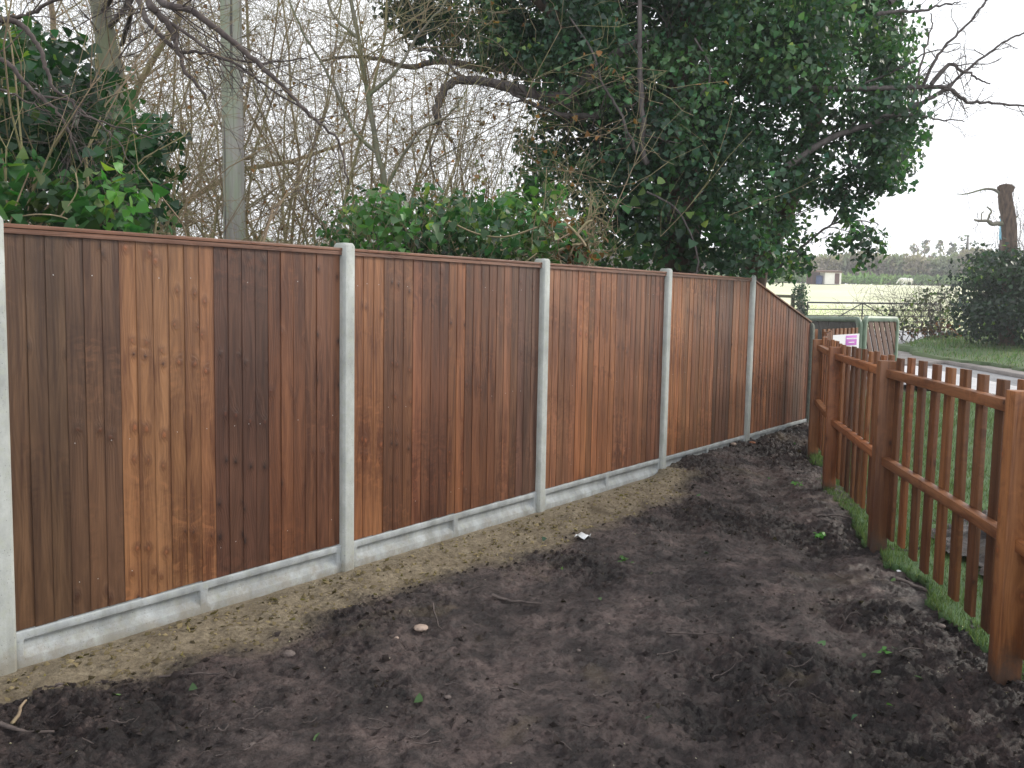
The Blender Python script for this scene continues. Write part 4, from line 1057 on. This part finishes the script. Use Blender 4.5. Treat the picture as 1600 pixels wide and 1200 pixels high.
# far undergrowth of the wood, one mass
Pn = 8000; xx = rng.uniform(-26, -3.0, Pn); yy = rng.uniform(17, 32, Pn); hh = rng.random(Pn)**1.8*(1.2+2.2*fbm(xx*.35, yy*.35, 3, 44))
xx = np.where(xx > yy*.12, xx-yy*.35, xx)
P = np.stack([xx, yy, G(xx, yy)+hh], 1); Nn = rng.standard_normal(P.shape)
V, Q, k = leaves_mesh(P, Nn, rng.standard_normal(P.shape)+np.array([0, 0, .8]), .16*(.5+rng.random(Pn)), BLADE*np.array([.5, 1, 1]), BLADEQ)
u = rng.random((Pn, 1)); cc = np.where(u < .55, np.array([.34, .23, .15]), np.where(u < .85, np.array([.27, .24, .12]), np.array([.07, .11, .05])))*(1+.3*rng.standard_normal((Pn, 1))).clip(.3, 2)
tag(mesh_np('woodland_undergrowth', V, Q, M['dry'], None, np.repeat(cc, k, 0)), 'brown tangled undergrowth deep in the wood behind the fence', 'undergrowth', kind='stuff')
# yellow-green shrub seen through the gap
s0_ = at(712, 420, 12); s0_[2] = float(G(s0_[0], s0_[1]))
ys_ = empty('shrub', s0_, 'sunlit yellow-green shrub in the gap between the wood and the ivy-clad tree', 'shrub')
cs, rs = poly_clumps([(700, 225), (745, 235), (760, 300), (770, 430), (690, 430), (690, 290)], 11.6, 12.6, .28, 26, 61)
crown('foliage', ys_, cs, rs, .45, .06, (.13, .19, .05), yellow=.3, shell=.1)
BS = []
for i in range(12): grow(s0_+np.array([rg.normal(0, .2), rg.normal(0, .2), 0]), (rg.normal(0, .12), 0, 1), 3.2, .018, 2, BS, rg, .4, .1, 5, 2, .1)
seg_obj('stems', BS, M['twig'], ys_)

# ------------------------------------------------------------ far side of the road
# dark evergreen bush and pollarded trunk
bb = gp(1560, 545); bb = at(1560, 520, 24.0); bb[2] = float(G(bb[0], bb[1]))+.1
eb = empty('evergreen_bush', bb, 'large rounded dark evergreen bush on the verge round the foot of the lopped trunk', 'bush')
cs, rs = poly_clumps([(1505, 505), (1500, 450), (1515, 415), (1550, 400), (1600, 405), (1680, 420), (1720, 540), (1600, 532), (1530, 522)], 22.8, 26.5, .62, 150, 71)
crown('foliage', eb, cs, rs, 2.6, .105, (.020, .045, .026), shell=.3)
cs, rs = poly_clumps([(1515, 410), (1550, 388), (1580, 400), (1600, 430), (1540, 430)], 23.5, 25, .3, 16, 72)
crown('foliage', eb, cs, rs, 1.6, .10, (.03, .06, .03), shell=.1)
tk = at(1576, 500, 24.6); tk[2] = float(G(tk[0], tk[1]))
lt = empty('lopped_tree', tk, 'tall lopped trunk with a flat cut top and two crooked side branches by the road', 'tree')
rgl = np.random.default_rng(5); S_ = []
V1 = limb([tk]+W([(1577, 430), (1578, 390), (1577, 345), (1572, 315), (1571, 300), (1572, 289)], 24.6), .205, .165, S_, rgl, 0, n=14, jit=.07)
V, Q = merge([V1, limb(W([(1572, 312), (1563, 298), (1561, 291)], 24.6), .07, .05, n=6), limb(W([(1574, 305), (1580, 294), (1582, 291)], 24.6), 1*.10, .085, n=7)]); mesh_np('trunk', V, Q, M['bark'], lt, smooth=True)
pr = [limb(W([(1566, 305), (1555, 297), (1542, 295), (1528, 298), (1510, 303), (1494, 303)], 24.6), .045, .012, S_, rgl, 5, .4, .01, 1, n=6, jit=.12),
      limb(W([(1572, 350), (1560, 349), (1550, 350), (1543, 345), (1530, 345), (1522, 343)], 24.6), .07, .022, S_, rgl, 4, .3, .01, 1, n=6, jit=.15),
      limb(W([(1543, 346), (1546, 336), (1549, 330), (1542, 323)], 24.6), .03, .02, n=6), limb(W([(1533, 344), (1534, 333), (1538, 331)], 24.6), .018, .014, n=5),
      limb(W([(1582, 345), (1588, 340), (1592, 335)], 24.6), .03, .012, n=5)]
V, Q = merge(pr); mesh_np('side_branches', V, Q, M['grey_bark'], lt, smooth=True); seg_obj('twigs', S_, M['dark_twig'], lt)
st = at(1598, 500, 25.2); st[2] = float(G(st[0], st[1])); S_ = []
tw_ = empty('bare_shrub', st, 'bare twiggy shrub rising right of the lopped trunk at the photo edge', 'shrub')
for i in range(9): grow(st+np.array([rgl.normal(0, .25), rgl.normal(0, .2), .2]), (rgl.normal(.08, .08), 0, 1), 2.9, .022, 2, S_, rgl, .35, .15, 5, 2, .1, .004)
seg_obj('twigs', S_, M['dark_twig'], tw_)
# blue panelled column behind the trunk
cb = at(1563, 445, 34); cz = float(G(cb[0], cb[1]))
bc = empty('signal_post', (cb[0], cb[1], cz), 'grey column with pale blue upper panels half hidden behind the lopped trunk', 'column')
zt = at(1563, 335, 34)[2]; zm = at(1563, 374, 34)[2]
V, Q = tube([(cb[0], cb[1], cz), (cb[0], cb[1], (cz+zm)/2), (cb[0], cb[1], zm)], [.14, .14, .13], 12); mesh_np('column', V, Q, M['stone'], bc, smooth=True)
V, Q = tube([(cb[0], cb[1], z) for z in np.linspace(zm-.02, zt-.12, 5)], [.17, .18, .17, .18, .17], 12, .04, 4); mesh_np('blue_panel', V, Q, M['blue'], bc, smooth=True)
V, Q = tube([(cb[0], cb[1], z) for z in (zt-.14, zt-.05, zt)], [.21, .20, .08], 12); mesh_np('cap', V, Q, M['iron'], bc, smooth=True)
# bramble hedge left of the bush, loose and see-through
hb = at(1440, 520, 29); hb[2] = float(G(hb[0], hb[1]))
hd = empty('bramble_hedge', hb, 'loose bramble hedge beside the metal field gate, light showing through it', 'hedge')
hp = [(1385, 478), (1410, 470), (1450, 455), (1475, 446), (1500, 450), (1505, 515), (1440, 515), (1400, 512), (1350, 500)]
cs, rs = poly_clumps(hp, 28, 30, .42, 60, 73)
crown('foliage', hd, cs, rs, .62, .11, (.045, .065, .03), yellow=.06, shell=.1, var=.5)
cs, rs = poly_clumps([(1380, 505), (1500, 505), (1500, 530), (1380, 520)], 28, 30, .35, 30, 74)
crown('dead_leaves', hd, cs, rs, .5, .11, (.15, .07, .045), 'dry', 0, .4, shell=.1)
S_ = []
for i in range(40):
    s = at(rgl.uniform(1370, 1500), 500, rgl.uniform(28, 30)); s[2] = float(G(s[0], s[1])); grow(s, (rgl.normal(0, .5), rgl.normal(0, .3), 1), 1.4, .014, 2, S_, rgl, .7, .0, 5, 2, .2, .004)
seg_obj('stems', S_, M['dark_twig'], hd)
# ivy-clad gate post
ip = at(1252, 490, 30.0); ip[2] = float(G(ip[0], ip[1]))
ig = empty('ivy_clad_post', ip, 'stout post smothered in ivy at the left end of the metal field gate', 'post')
V, Q = tube([ip, ip+np.array([0, 0, .9]), at(1251, 452, 30)], [.14, .13, .12], 10, .05); mesh_np('post', V, Q, M['grey_bark'], ig, smooth=True)
cs, rs = poly_clumps([(1244, 448), (1258, 446), (1260, 490), (1256, 520), (1244, 520), (1241, 480)], 29.7, 30.3, .16, 70, 75)
crown('ivy', ig, cs, rs, 4, .08, (.03, .07, .04), shell=.2)
# metal field gate
g0 = at(1262, 472.5, 30.0); g1 = at(1470, 475, 30.4)
fg = empty('field_gate', (g0[0], g0[1], float(G(g0[0], g0[1]))), 'long dark metal bar gate across the field entrance', 'gate')
gh = 1.12
def gpos(u, v): p = g0+(g1-g0)*u; return np.array([p[0], p[1], p[2]-v])
for v in (0, .235, .45, .64, .83, 1.0): V, Q = tube([gpos(0, v), gpos(.5, v), gpos(1, v)], [.030 if v == 0 else .016]*3, 8); mesh_np('bar', V, Q, M['iron'], fg, smooth=True)
for u in (0, .41, 1): V, Q = tube([gpos(u, 0), gpos(u, .5), gpos(u, 1.0)], [.026]*3, 8); mesh_np('upright', V, Q, M['iron'], fg, smooth=True)
for u0, u1 in ((.41, .05), (.41, .80)): V, Q = tube([gpos(u0, .0), gpos((u0+u1)/2, .5), gpos(u1, 1.0)], [.02]*3, 8); mesh_np('brace', V, Q, M['iron'], fg, smooth=True)
# timber rail left of the ivy post
r0_ = at(1150, 460, 30.5); r1_ = at(1243, 463.5, 30.2)
fr_ = empty('rail_fence', (r1_[0], r1_[1], float(G(r1_[0], r1_[1]))), 'low mossy rail fence left of the ivy-smothered post', 'fence')
for dz in (0, .5): mb = MB(); mb.bar(r0_-np.array([0, 0, dz]), r1_-np.array([0, 0, dz]), .05, .10, col=(.14, .15, .08)); mb.build('rail', M['picket'], fr_)
for u in (.02, .5, .97):
    p = r0_+(r1_-r0_)*u; z = float(G(p[0], p[1])); mb = MB(); mb.box((p[0], p[1]+.08, (p[2]+.1+z-.2)/2), (.11, .11, p[2]+.1-z+.2), col=(.13, .13, .09)); mb.build('post', M['picket'], fr_)

# far field things
def gfar(px, py, Y):
    p = at(px, py, Y); p[2] = float(G(p[0], p[1])); return p
YH = 128.
ha = gfar(1287, 452, 118)
sh = empty('field_shelter', ha, 'small field shelter, brown roof with a white wall and brown door, across the field', 'shed')
pxm = 118/F
mb = MB(); w1 = 25*pxm; h1 = 19*pxm; cx = at(1296, 450, 118)[0]
wl = MB(); wl.box((cx, 118, ha[2]+h1/2), (w1, 2.4, h1)); wl.build('white_wall', M['wall'], sh)
dr = MB(); dr.box((at(1302, 450, 118)[0], 118-1.215, ha[2]+h1*.46), (7*pxm, .04, h1*.86)); dr.build('door', M['doorm'], sh)
cl = at(1275, 450, 118)[0]; bk = MB(); bk.box((cl, 119.0, ha[2]+h1/2), (22*pxm-.02, .3, h1)); bk.build('back_wall', M['doorm'], sh)
rf_ = MB(); rf_.box(((cx+cl)/2, 118.2, ha[2]+h1+.13), (46*pxm, 3.2, .25), ((1, 0, 0), (0, .995, .08), (0, -.08, .995))); rf_.build('roof', M['roof'], sh)
sp_ = MB(); sp_.box((at(1264.5, 450, 118)[0], 117.2, ha[2]+h1/2), (.12, .12, h1)); sp_.build('post', M['doorm'], sh)
V, Q = tube([(cl+.25, 117.6, ha[2]+z) for z in (.0, .55, 1.15)], [.42, .45, .42], 12); tag(mesh_np('water_drum', V, Q, M['rubber'], smooth=True, origin=np.array([cl+.25, 117.6, ha[2]])), 'dark blue drum standing in the open side of the field shelter', 'drum')

def horse(px, Y, flip, label):
    p = gfar(px, 447, Y); sg_ = -1 if flip else 1; pr = []
    def tb_(L, R_, n=10): pr.append(tube(smooth_line([(p[0]+sg_*x, p[1]+y, p[2]+z*.8) for x, y, z in [(a_*.72, b_*.8, c_*.85) for a_, b_, c_ in L]], 3), np.interp(np.linspace(0, 1, (len(L)-1)*3+1), np.linspace(0, 1, len(R_)), R_)*.72, n))
    tb_([(-.12, 0, 1.15), (.0, 0, 1.16), (.35, 0, 1.10), (.8, 0, 1.08), (1.15, 0, 1.18), (1.25, 0, 1.18)], [.10, .33, .36, .36, .30, .10], 12)
    tb_([(1.05, 0, 1.2), (1.4, 0, 1.0), (1.6, 0, .68), (1.72, 0, .45)], [.24, .18, .14, .12])
    tb_([(1.66, 0, .56), (1.80, 0, .36), (1.90, 0, .14)], [.12, .12, .07])
    tb_([(-.1, 0, 1.35), (-.24, 0, 1.1), (-.25, 0, .6)], [.05, .08, .04], 8)
    for y, d in ((.17, 0), (-.17, .16)):
        tb_([(.05+d, y, 1.0), (.0+d, y, .68), (-.12+d, y, .50), (-.06+d, y, .22), (-.03+d, y, .0)], [.20, .12, .08, .06, .07], 8)
        tb_([(1.08-d, y, 1.0), (1.10-d, y, .6), (1.08-d, y, .45), (1.09-d, y, .2), (1.12-d, y, .0)], [.16, .10, .07, .055, .07], 8)
    for y in (.07, -.07): tb_([(1.60, y, .66), (1.60, y, .78), (1.61, y, .84)], [.04, .03, .01], 6)
    V, Q = merge(pr); o = mesh_np('horse', V, Q, M['horse'], smooth=True, origin=p)
    rm = o.modifiers.new('remesh', 'REMESH'); rm.mode = 'VOXEL'; rm.voxel_size = .04; rm.use_smooth_shade = True
    tag(o, label, 'horse', 'white horses grazing in the far field'); return o
horse(1424, 122, True, 'white horse grazing in the far field, the nearer and larger of two pale shapes')
horse(1415, 125, True, 'white horse grazing just left of the larger white horse')

# hedge and trees on the skyline
def far_mass(name, n, xr, yr, hfun, cols, size, label, cat, mat='far'):
    x = rng.uniform(*xr, n); y = rng.uniform(*yr, n); h = hfun(x, y)*rng.random(n)**.75
    P = np.stack([x, y, G(x, y)+h], 1); Nn = rng.standard_normal(P.shape)+np.array([0, -.5, .3])
    V, Q, k = leaves_mesh(P, Nn, rng.standard_normal(P.shape)+np.array([0, 0, 1.3]), size*(.5+rng.random(n)), BLADE*np.array([.8, 1, 1]), BLADEQ)
    f = fbm(x*.16, x*0+y*.05, 3, 19)[:, None]; cc = np.where(f < .43, np.array(cols[0]), np.where(f < .56, np.array(cols[1]), np.array(cols[2])))*(1+.28*rng.standard_normal((n, 1))).clip(.3, 2)
    return tag(mesh_np(name, V, Q, M[mat], None, np.repeat(cc, k, 0)), label, cat, kind='stuff')
far_mass('distant_hedge', 150000, (-110, 140), (131, 140), lambda x, y: 3.6+2.0*(fbm(x*.14, y*.1, 4, 8)-.35)*2, [(.26, .22, .19), (.20, .22, .15), (.34, .29, .25)], .6, 'grey-brown winter hedge along the far side of the field', 'hedge')
far_mass('field_margin', 9000, (-20, 110), (126, 130), lambda x, y: .9+.5*fbm(x*.3, y, 3, 2), [(.16, .26, .10), (.20, .28, .12), (.14, .20, .10)], .5, 'strip of long green grass under the far hedge', 'grass')
def far_tree(px, ptop, pbase, Y, wpx, col, label, dens=1., conic=0):
    b = gfar(px, pbase, Y); zt_ = at(px, ptop, Y)[2]; H = zt_-b[2]; Wd = wpx*Y/F/2
    e = empty('distant_tree', b, label, 'tree'); n = int(26*dens)
    V, Q = tube([b, b+np.array([.1, 0, H*.4]), b+np.array([0, 0, H*.85])], [H*.03, H*.022, H*.008], 7, .1); mesh_np('trunk', V, Q, M['grey_bark'], e, smooth=True)
    cs = []; rs = []
    for i in range(n):
        t = rgl.random(); z = H*(.2+.72*t); rr_ = Wd*(math.sin(math.pi*(.15+.8*t)) if not conic else (1-t)*.8+.15); a = rgl.uniform(0, 6.28)
        cs.append(b+np.array([rr_*math.cos(a)*rgl.random()**.5, rr_*math.sin(a)*rgl.random()**.5, z])); rs.append(Wd*rgl.uniform(.25, .5))
    crown('crown', e, np.array(cs), rs, .8*dens, .55, col, 'far', 0, .3, shell=.1); return e
far_tree(1442, 370, 440, 165, 26, (.20, .19, .17), 'hazy rounded bare tree on the skyline, left of the skyline group')
far_tree(1466, 372, 440, 168, 30, (.17, .18, .16), 'hazy wide skyline tree in the middle of the distant group')
far_tree(1485, 373, 440, 166, 18, (.15, .16, .15), 'narrow hazy skyline tree just left of the dark cedar')
far_tree(1425, 374, 440, 172, 20, (.24, .22, .20), 'faint loose-crowned tree leftmost in the distant group')
far_tree(1345, 385, 440, 160, 24, (.20, .19, .16), 'pale bare tree behind the hanging ivy spray beyond the field')
# layered cedar
cb_ = gfar(1508, 440, 160); ce = empty('cedar_tree', cb_, 'dark layered cedar standing out on the skyline by the lopped trunk', 'tree')
zt_ = at(1508, 366, 160)[2]
V, Q = tube([cb_, (cb_+np.array([0, 0, zt_-cb_[2]]))*.5+cb_*.5, cb_+np.array([0, 0, zt_-cb_[2]-.4])], [.5, .4, .15], 8); mesh_np('trunk', V, Q, M['dark_twig'], ce, smooth=True)
cs = []; rs = []
for px, py in ((1500, 371), (1512, 368), (1506, 374), (1504, 382), (1510, 384), (1518, 381), (1526, 380), (1534, 381), (1498, 388), (1507, 390), (1515, 389), (1530, 386), (1503, 394), (1512, 396), (1505, 400)):
    cs.append(at(px, py, 160+rgl.uniform(-1, 1))); rs.append(rgl.uniform(.45, .75))
crown('crown', ce, np.array(cs), rs, 1.2, .38, (.07, .10, .085), 'far', 0, .3, squash=.45)

# ------------------------------------------------------------ grass blades
def blades(name, P, h, cols, label, w_=.12, lean=.35, mat='grass'):
    n = len(P); Nn = rng.standard_normal((n, 3))*np.array([1, 1, .15]); T = np.array([0, 0, 1.])+lean*rng.standard_normal((n, 3))
    sh_ = BLADE*np.array([w_, 1, 1]); sh_[2:, 0] *= .4
    V, Q, k = leaves_mesh(P, Nn, T, h, sh_, BLADEQ)
    u = rng.integers(0, len(cols), n); cc = np.array(cols)[u]*(1+.25*rng.standard_normal((n, 1))).clip(.4, 1.8)
    return tag(mesh_np(name, V, Q, M[mat], None, np.repeat(cc, k, 0)), label, 'grass', kind='stuff')
n = 150000; y = .8+13.5*rng.random(n)**1.6; x = picket_x(y)-.04+(5.0)*rng.random(n)**1.7
x = np.minimum(x, 7.8); k_ = keep_lawn(x+.015, y); x, y = x[k_], y[k_]
blades('lawn_grass', np.stack([x, y, G(x, y)+.012], 1), (.022+.022*rng.random(len(x)))*(1+y*.06), [(.075, .115, .045), (.06, .095, .04), (.115, .14, .07)], 'short green lawn grass beyond the picket fence', .16)
n = 60000; x = rng.uniform(9, 32, n); y = rng.uniform(14, 37, n); k_ = in_poly(x, y, vpoly); x, y = x[k_], y[k_]
blades('verge_grass', np.stack([x, y, vz(x, y)-.02], 1), .10+.16*rng.random(len(x))*fbm(x, y, 2, 3), [(.07, .14, .04), (.09, .17, .05), (.16, .15, .08), (.05, .10, .03)], 'rough tussocky grass on the road verge', .14, .5)
n = 30000; x = rng.uniform(5, 45, n); y = rng.uniform(37.5, 60, n)
blades('field_grass_tufts', np.stack([x, y, G(x, y)], 1), .06+.10*rng.random(n), [(.40, .42, .24), (.32, .36, .18)], 'taller grass in the near part of the field', .2, .5)

# ------------------------------------------------------------ dark mulch heap beyond the pickets
hx, hy = 3.35, 4.95
V, Q = grid_mesh(np.arange(hx-.9, hx+1.2, .03), np.arange(hy-1.6, hy+1.5, .04), lambda x, y: G(x, y)+.02+.32*np.exp(-(((x-hx-.2)/.55)**2+((y-hy)/.9)**2)*1.2)+.12*(fbm(x*7, y*7, 4, 2)-.5), lambda x, y: (((x-hx-.15)/.75)**2+((y-hy)/1.35)**2) < 1+.3*(vn(x*4, y*4, 3)-.5))
o = mesh_np('mulch_heap', V, Q, M['mud'], col=np.zeros((len(V), 3)), smooth=True, origin=np.array([hx, hy, float(G(hx, hy))])); tag(o, 'low heap of black soil lying on the lawn behind the pickets', 'soil heap')

# ------------------------------------------------------------ debris on the mud
def gy(x, y): return float(yard_height(np.array([x]), np.array([y]))[0][0])
def on(px, py):
    p = gp(px, py); p[2] = gy(p[0], p[1]); return p
def stone(px, py, r, mat, label, name='stone', cat='stone', group=None, sq=.6):
    p = on(px, py); rs_ = np.random.default_rng(int(px*7+py)); bm = bmesh.new(); bmesh.ops.create_icosphere(bm, subdivisions=2, radius=r)
    st_ = rs_.uniform(.75, 1.3, 3)
    ks_ = rs_.standard_normal((5, 3))
    for v in bm.verts:
        q = np.array(v.co); dsp = 1+sum(.12*math.tanh(2*np.dot(q/r, kk)) for kk in ks_)*.6
        v.co = Vector((q*dsp*st_*np.array([1, 1, sq])).tolist())
    me = bpy.data.meshes.new(name); bm.to_mesh(me); bm.free(); me.materials.append(mat)
    o = bpy.data.objects.new(name, me); o.location = (p[0], p[1], p[2]+r*sq*.45); link(o); tag(o, label, cat, group); return o
stone(657, 985, .030, M['pale'], 'pinkish pale lump of stone on smooth mud below the second panel')
stone(452, 1026, .026, M['stone'], 'dark grey pebble at the edge of the sand, lower left')
stone(93, 1072, .020, M['stone'], 'small dark pebble in the sand near the left post')
stone(620, 1002, .014, M['pale'], 'tiny pale stone just left of the pinkish lump')
stone(968, 728, .022, M['pale'], 'pale stone by the foot of the fourth fence post', group=None) if False else None
stone(1145, 708, .030, M['pale'], 'pale chip of stone below the concrete board before the last tall post')
stone(1176, 702, .035, plain('orange_clay', (.25, .10, .05), .8), 'rusty orange lump beside the foot of the last tall concrete post')
rd = random.Random(8)
for i, (px, py, r) in enumerate([(700, 1090, .012), (905, 1010, .012), (1250, 905, .013), (1470, 985, .018), (1330, 1085, .013), (395, 1160, .011)]):
    stone(px, py, r, M['stone'], 'small muddy stone scattered on the churned yard', group='small stones on the mud')
# white scrap
p = on(907, 845); mb = MB()
V = []; Q = []
for i in range(5):
    for j in range(4):
        V.append((p[0]+(i-2)*.022+.01*j, p[1]+(j-1.5)*.026, p[2]+.012+.016*math.sin(i*1.7+j*2.1)))
for i in range(4):
    for j in range(3): Q.append([i*4+j, i*4+j+1, i*4+j+5, i*4+j+4])
o = mesh_np('paper_scrap', np.array(V), np.array(Q), M['paper'], origin=p); so = o.modifiers.new('s', 'SOLIDIFY'); so.thickness = .002
tag(o, 'crumpled white scrap lying where sand meets mud', 'litter')
o = stone(1405, 892, .014, M['paper'], 'tiny white chip beside the lawn edge', 'paper_scrap', 'litter')
# sticks
def stick(pts, r, label, group=None, mat='dark_twig'):
    L = np.array([on(*q) for q in pts]); L[:, 2] += r+.004+np.linspace(0, .01, len(L)); L = smooth_line(L, 4); L += min(.003, r*.5)*rng.standard_normal(L.shape)
    V, Q = tube(L, np.linspace(r, r*.5, len(L)), 6, .15, int(pts[0][0])); o = mesh_np('stick', V, Q, M[mat], smooth=True, origin=L[0]); return tag(o, label, 'stick', group)
stick([(768, 936), (800, 940), (848, 945)], .011, 'straight dark stick lying left to right in the middle of the mud')
stick([(0, 1143), (40, 1146), (82, 1147)], .010, 'dark stick at the lower left edge of the photo')
stick([(18, 1128), (30, 1115), (40, 1105)], .009, 'short orange-brown stick near the lower left corner', mat='twig')
stick([(1400, 908), (1440, 918), (1500, 945), (1520, 940)], .009, 'dark root running along the torn lawn edge by the pickets')
stick([(250, 1058), (300, 1060), (345, 1063)], .006, 'thin dark twig lying on the line between sand and mud')
stick([(1040, 995), (1100, 1000), (1130, 1002)], .006, 'thin dark stalk in the middle right mud')
stick([(676, 952), (683, 972), (690, 990)], .005, 'upright-looking thin twig near the pinkish stone')
stick([(1275, 810), (1310, 808), (1340, 812)], .008, 'dark root by the foot of the second picket post')
for i in range(60):
    px, py = rd.uniform(60, 1480), rd.uniform(880, 1190)
    if py < 1330-px*.55 and py < 1060: py = rd.uniform(1080, 1190)
    a = rd.uniform(-.6, .6); l = rd.uniform(14, 42); bnd = rd.uniform(-6, 6)
    stick([(px, py), (px+l*.5*math.cos(a), py+l*.3*math.sin(a)+bnd), (px+l*math.cos(a), py+l*.6*math.sin(a))], rd.uniform(.0018, .004), 'fine twig or root lying loose on the churned mud', 'fine twigs on the mud', 'dark_twig')
# loose green leaves and weeds
def gleaf(px, py, sz, col, label=None, n=1):
    p = on(px, py); P = p+np.column_stack([rng.normal(0, sz*.5*(n > 1), n), rng.normal(0, sz*.6*(n > 1), n), .012+.02*rng.random(n)*(n > 1)])
    V, Q, k = leaves_mesh(P, np.array([0, -.3, 1.])+.45*rng.standard_normal((n, 3)), rng.standard_normal((n, 3)), sz*(.7+.5*rng.random(n)))
    o = mesh_np('fallen_leaf' if n == 1 else 'weed_tuft', V, Q, M['leaf'], None, np.repeat(np.array([col])*(1+.2*rng.standard_normal((n, 1))), k, 0), origin=p)
    tag(o, label or 'loose green ivy leaf dropped on the mud', 'leaf' if n == 1 else 'weed', 'fallen ivy leaves on the mud' if n == 1 else None)
gleaf(1282, 836, .035, (.10, .30, .05), 'bright green weed tuft in front of the second picket post', 16)
gleaf(1245, 765, .032, (.10, .28, .05), 'bright green weed tuft in the dark mud far end of the yard', 12)
gleaf(1318, 760, .03, (.10, .22, .06), 'pale green weeds growing against the foot of the pickets', 10)
gleaf(972, 886, .03, (.07, .18, .04), 'small weed sprouting in the middle of the mud', 8)
gleaf(1378, 1025, .025, (.07, .20, .04), 'small green sprout in the mud left of the nearest picket post', 6)
for q in [(187, 1086), (492, 1152), (297, 1077), (847, 842), (1018, 908), (940, 940), (1347, 1024), (1397, 1026), (1376, 1060), (1330, 1135), (1395, 1112), (1560, 1040), (1400, 905), (1240, 700), (1100, 868), (985, 890), (1290, 1010), (1440, 1080), (1010, 1140), (660, 1100), (1090, 775), (1200, 745), (880, 895)]:
    gleaf(*q, rd.uniform(.028, .042), rd.choice([(.07, .16, .05), (.05, .12, .07), (.12, .21, .08), (.06, .13, .04)]))
# crumbs of soil and grit
n = 46000; x = rng.uniform(-3, 3.6, n); y = 2.2+7.5*rng.random(n)**1.4; k_ = keep_yard(x+.1, y) & (x < picket_x(y)+.1) & (((x-X0)*ND[0]+(y-Y0)*ND[1]) > .06); x, y = x[k_], y[k_]
z, sa_, sm_ = yard_height(x, y); k_ = (rng.random(len(x)) < .95-.85*sm_); x, y, z, sa_ = x[k_], y[k_], z[k_], sa_[k_]
OCT = np.array([[1, 0, 0], [0, 1, 0], [-1, 0, 0], [0, -1, 0], [0, 0, .8], [0, 0, -.6]]); OQ = np.array([[0, 1, 4, 4], [1, 2, 4, 4], [2, 3, 4, 4], [3, 0, 4, 4]])
OT = np.array([[0, 1, 4], [1, 2, 4], [2, 3, 4], [3, 0, 4]])
n = len(x); sz = (.003+.016*rng.random(n)**3.2); P = np.stack([x, y, z+sz*.1], 1)
Nn = np.array([0, 0, 1.])+.5*rng.standard_normal((n, 3)); T = rng.standard_normal((n, 3))
Nn /= np.linalg.norm(Nn, axis=1)[:, None]; T -= Nn*(T*Nn).sum(1)[:, None]; T /= np.linalg.norm(T, axis=1)[:, None]; X_ = np.cross(T, Nn)
o6 = OCT[None]*(1+.35*rng.standard_normal((n, 6, 1)))*sz[:, None, None]
V = P[:, None]+o6[..., 0:1]*X_[:, None]+o6[..., 1:2]*T[:, None]+o6[..., 2:3]*Nn[:, None]
Q = (OT[None]+(np.arange(n)*6)[:, None, None]).reshape(-1, 3)
pal = (rng.random((n, 1)) < .05) & (sz[:, None] < .007)
cc = np.where(sa_[:, None] > .5, np.array([.20, .16, .095]), np.array([.045, .036, .035]))*(1+.35*rng.standard_normal((n, 1))).clip(.3, 2); cc = np.where(pal, np.array([.42, .38, .32]), cc)
tag(mesh_np('soil_crumbs', V.reshape(-1, 3), Q, M['dry'], None, np.repeat(cc, 6, 0)), 'crumbs of soil and grit strewn over the yard', 'soil', kind='stuff')

# ------------------------------------------------------------ haze: the bright winter air that pales the far field
def haze():
    lo = np.array([-135., -13., -3.]); hi = np.array([170., 236., 26.]); mb = MB()
    mb.box((lo+hi)/2, hi-lo); m = bpy.data.materials.new('haze_air'); m.use_nodes = True; n = m.node_tree; n.nodes.clear()
    v = n.nodes.new('ShaderNodeVolumePrincipled'); v.inputs['Density'].default_value = .0014; v.inputs['Color'].default_value = (.93, .95, 1, 1); v.inputs['Anisotropy'].default_value = .3
    o = n.nodes.new('ShaderNodeOutputMaterial'); n.links.new(v.outputs['Volume'], o.inputs['Volume'])
    tag(mb.build('haze', m), 'thin bright winter haze over the field', 'haze', kind='stuff')
haze()
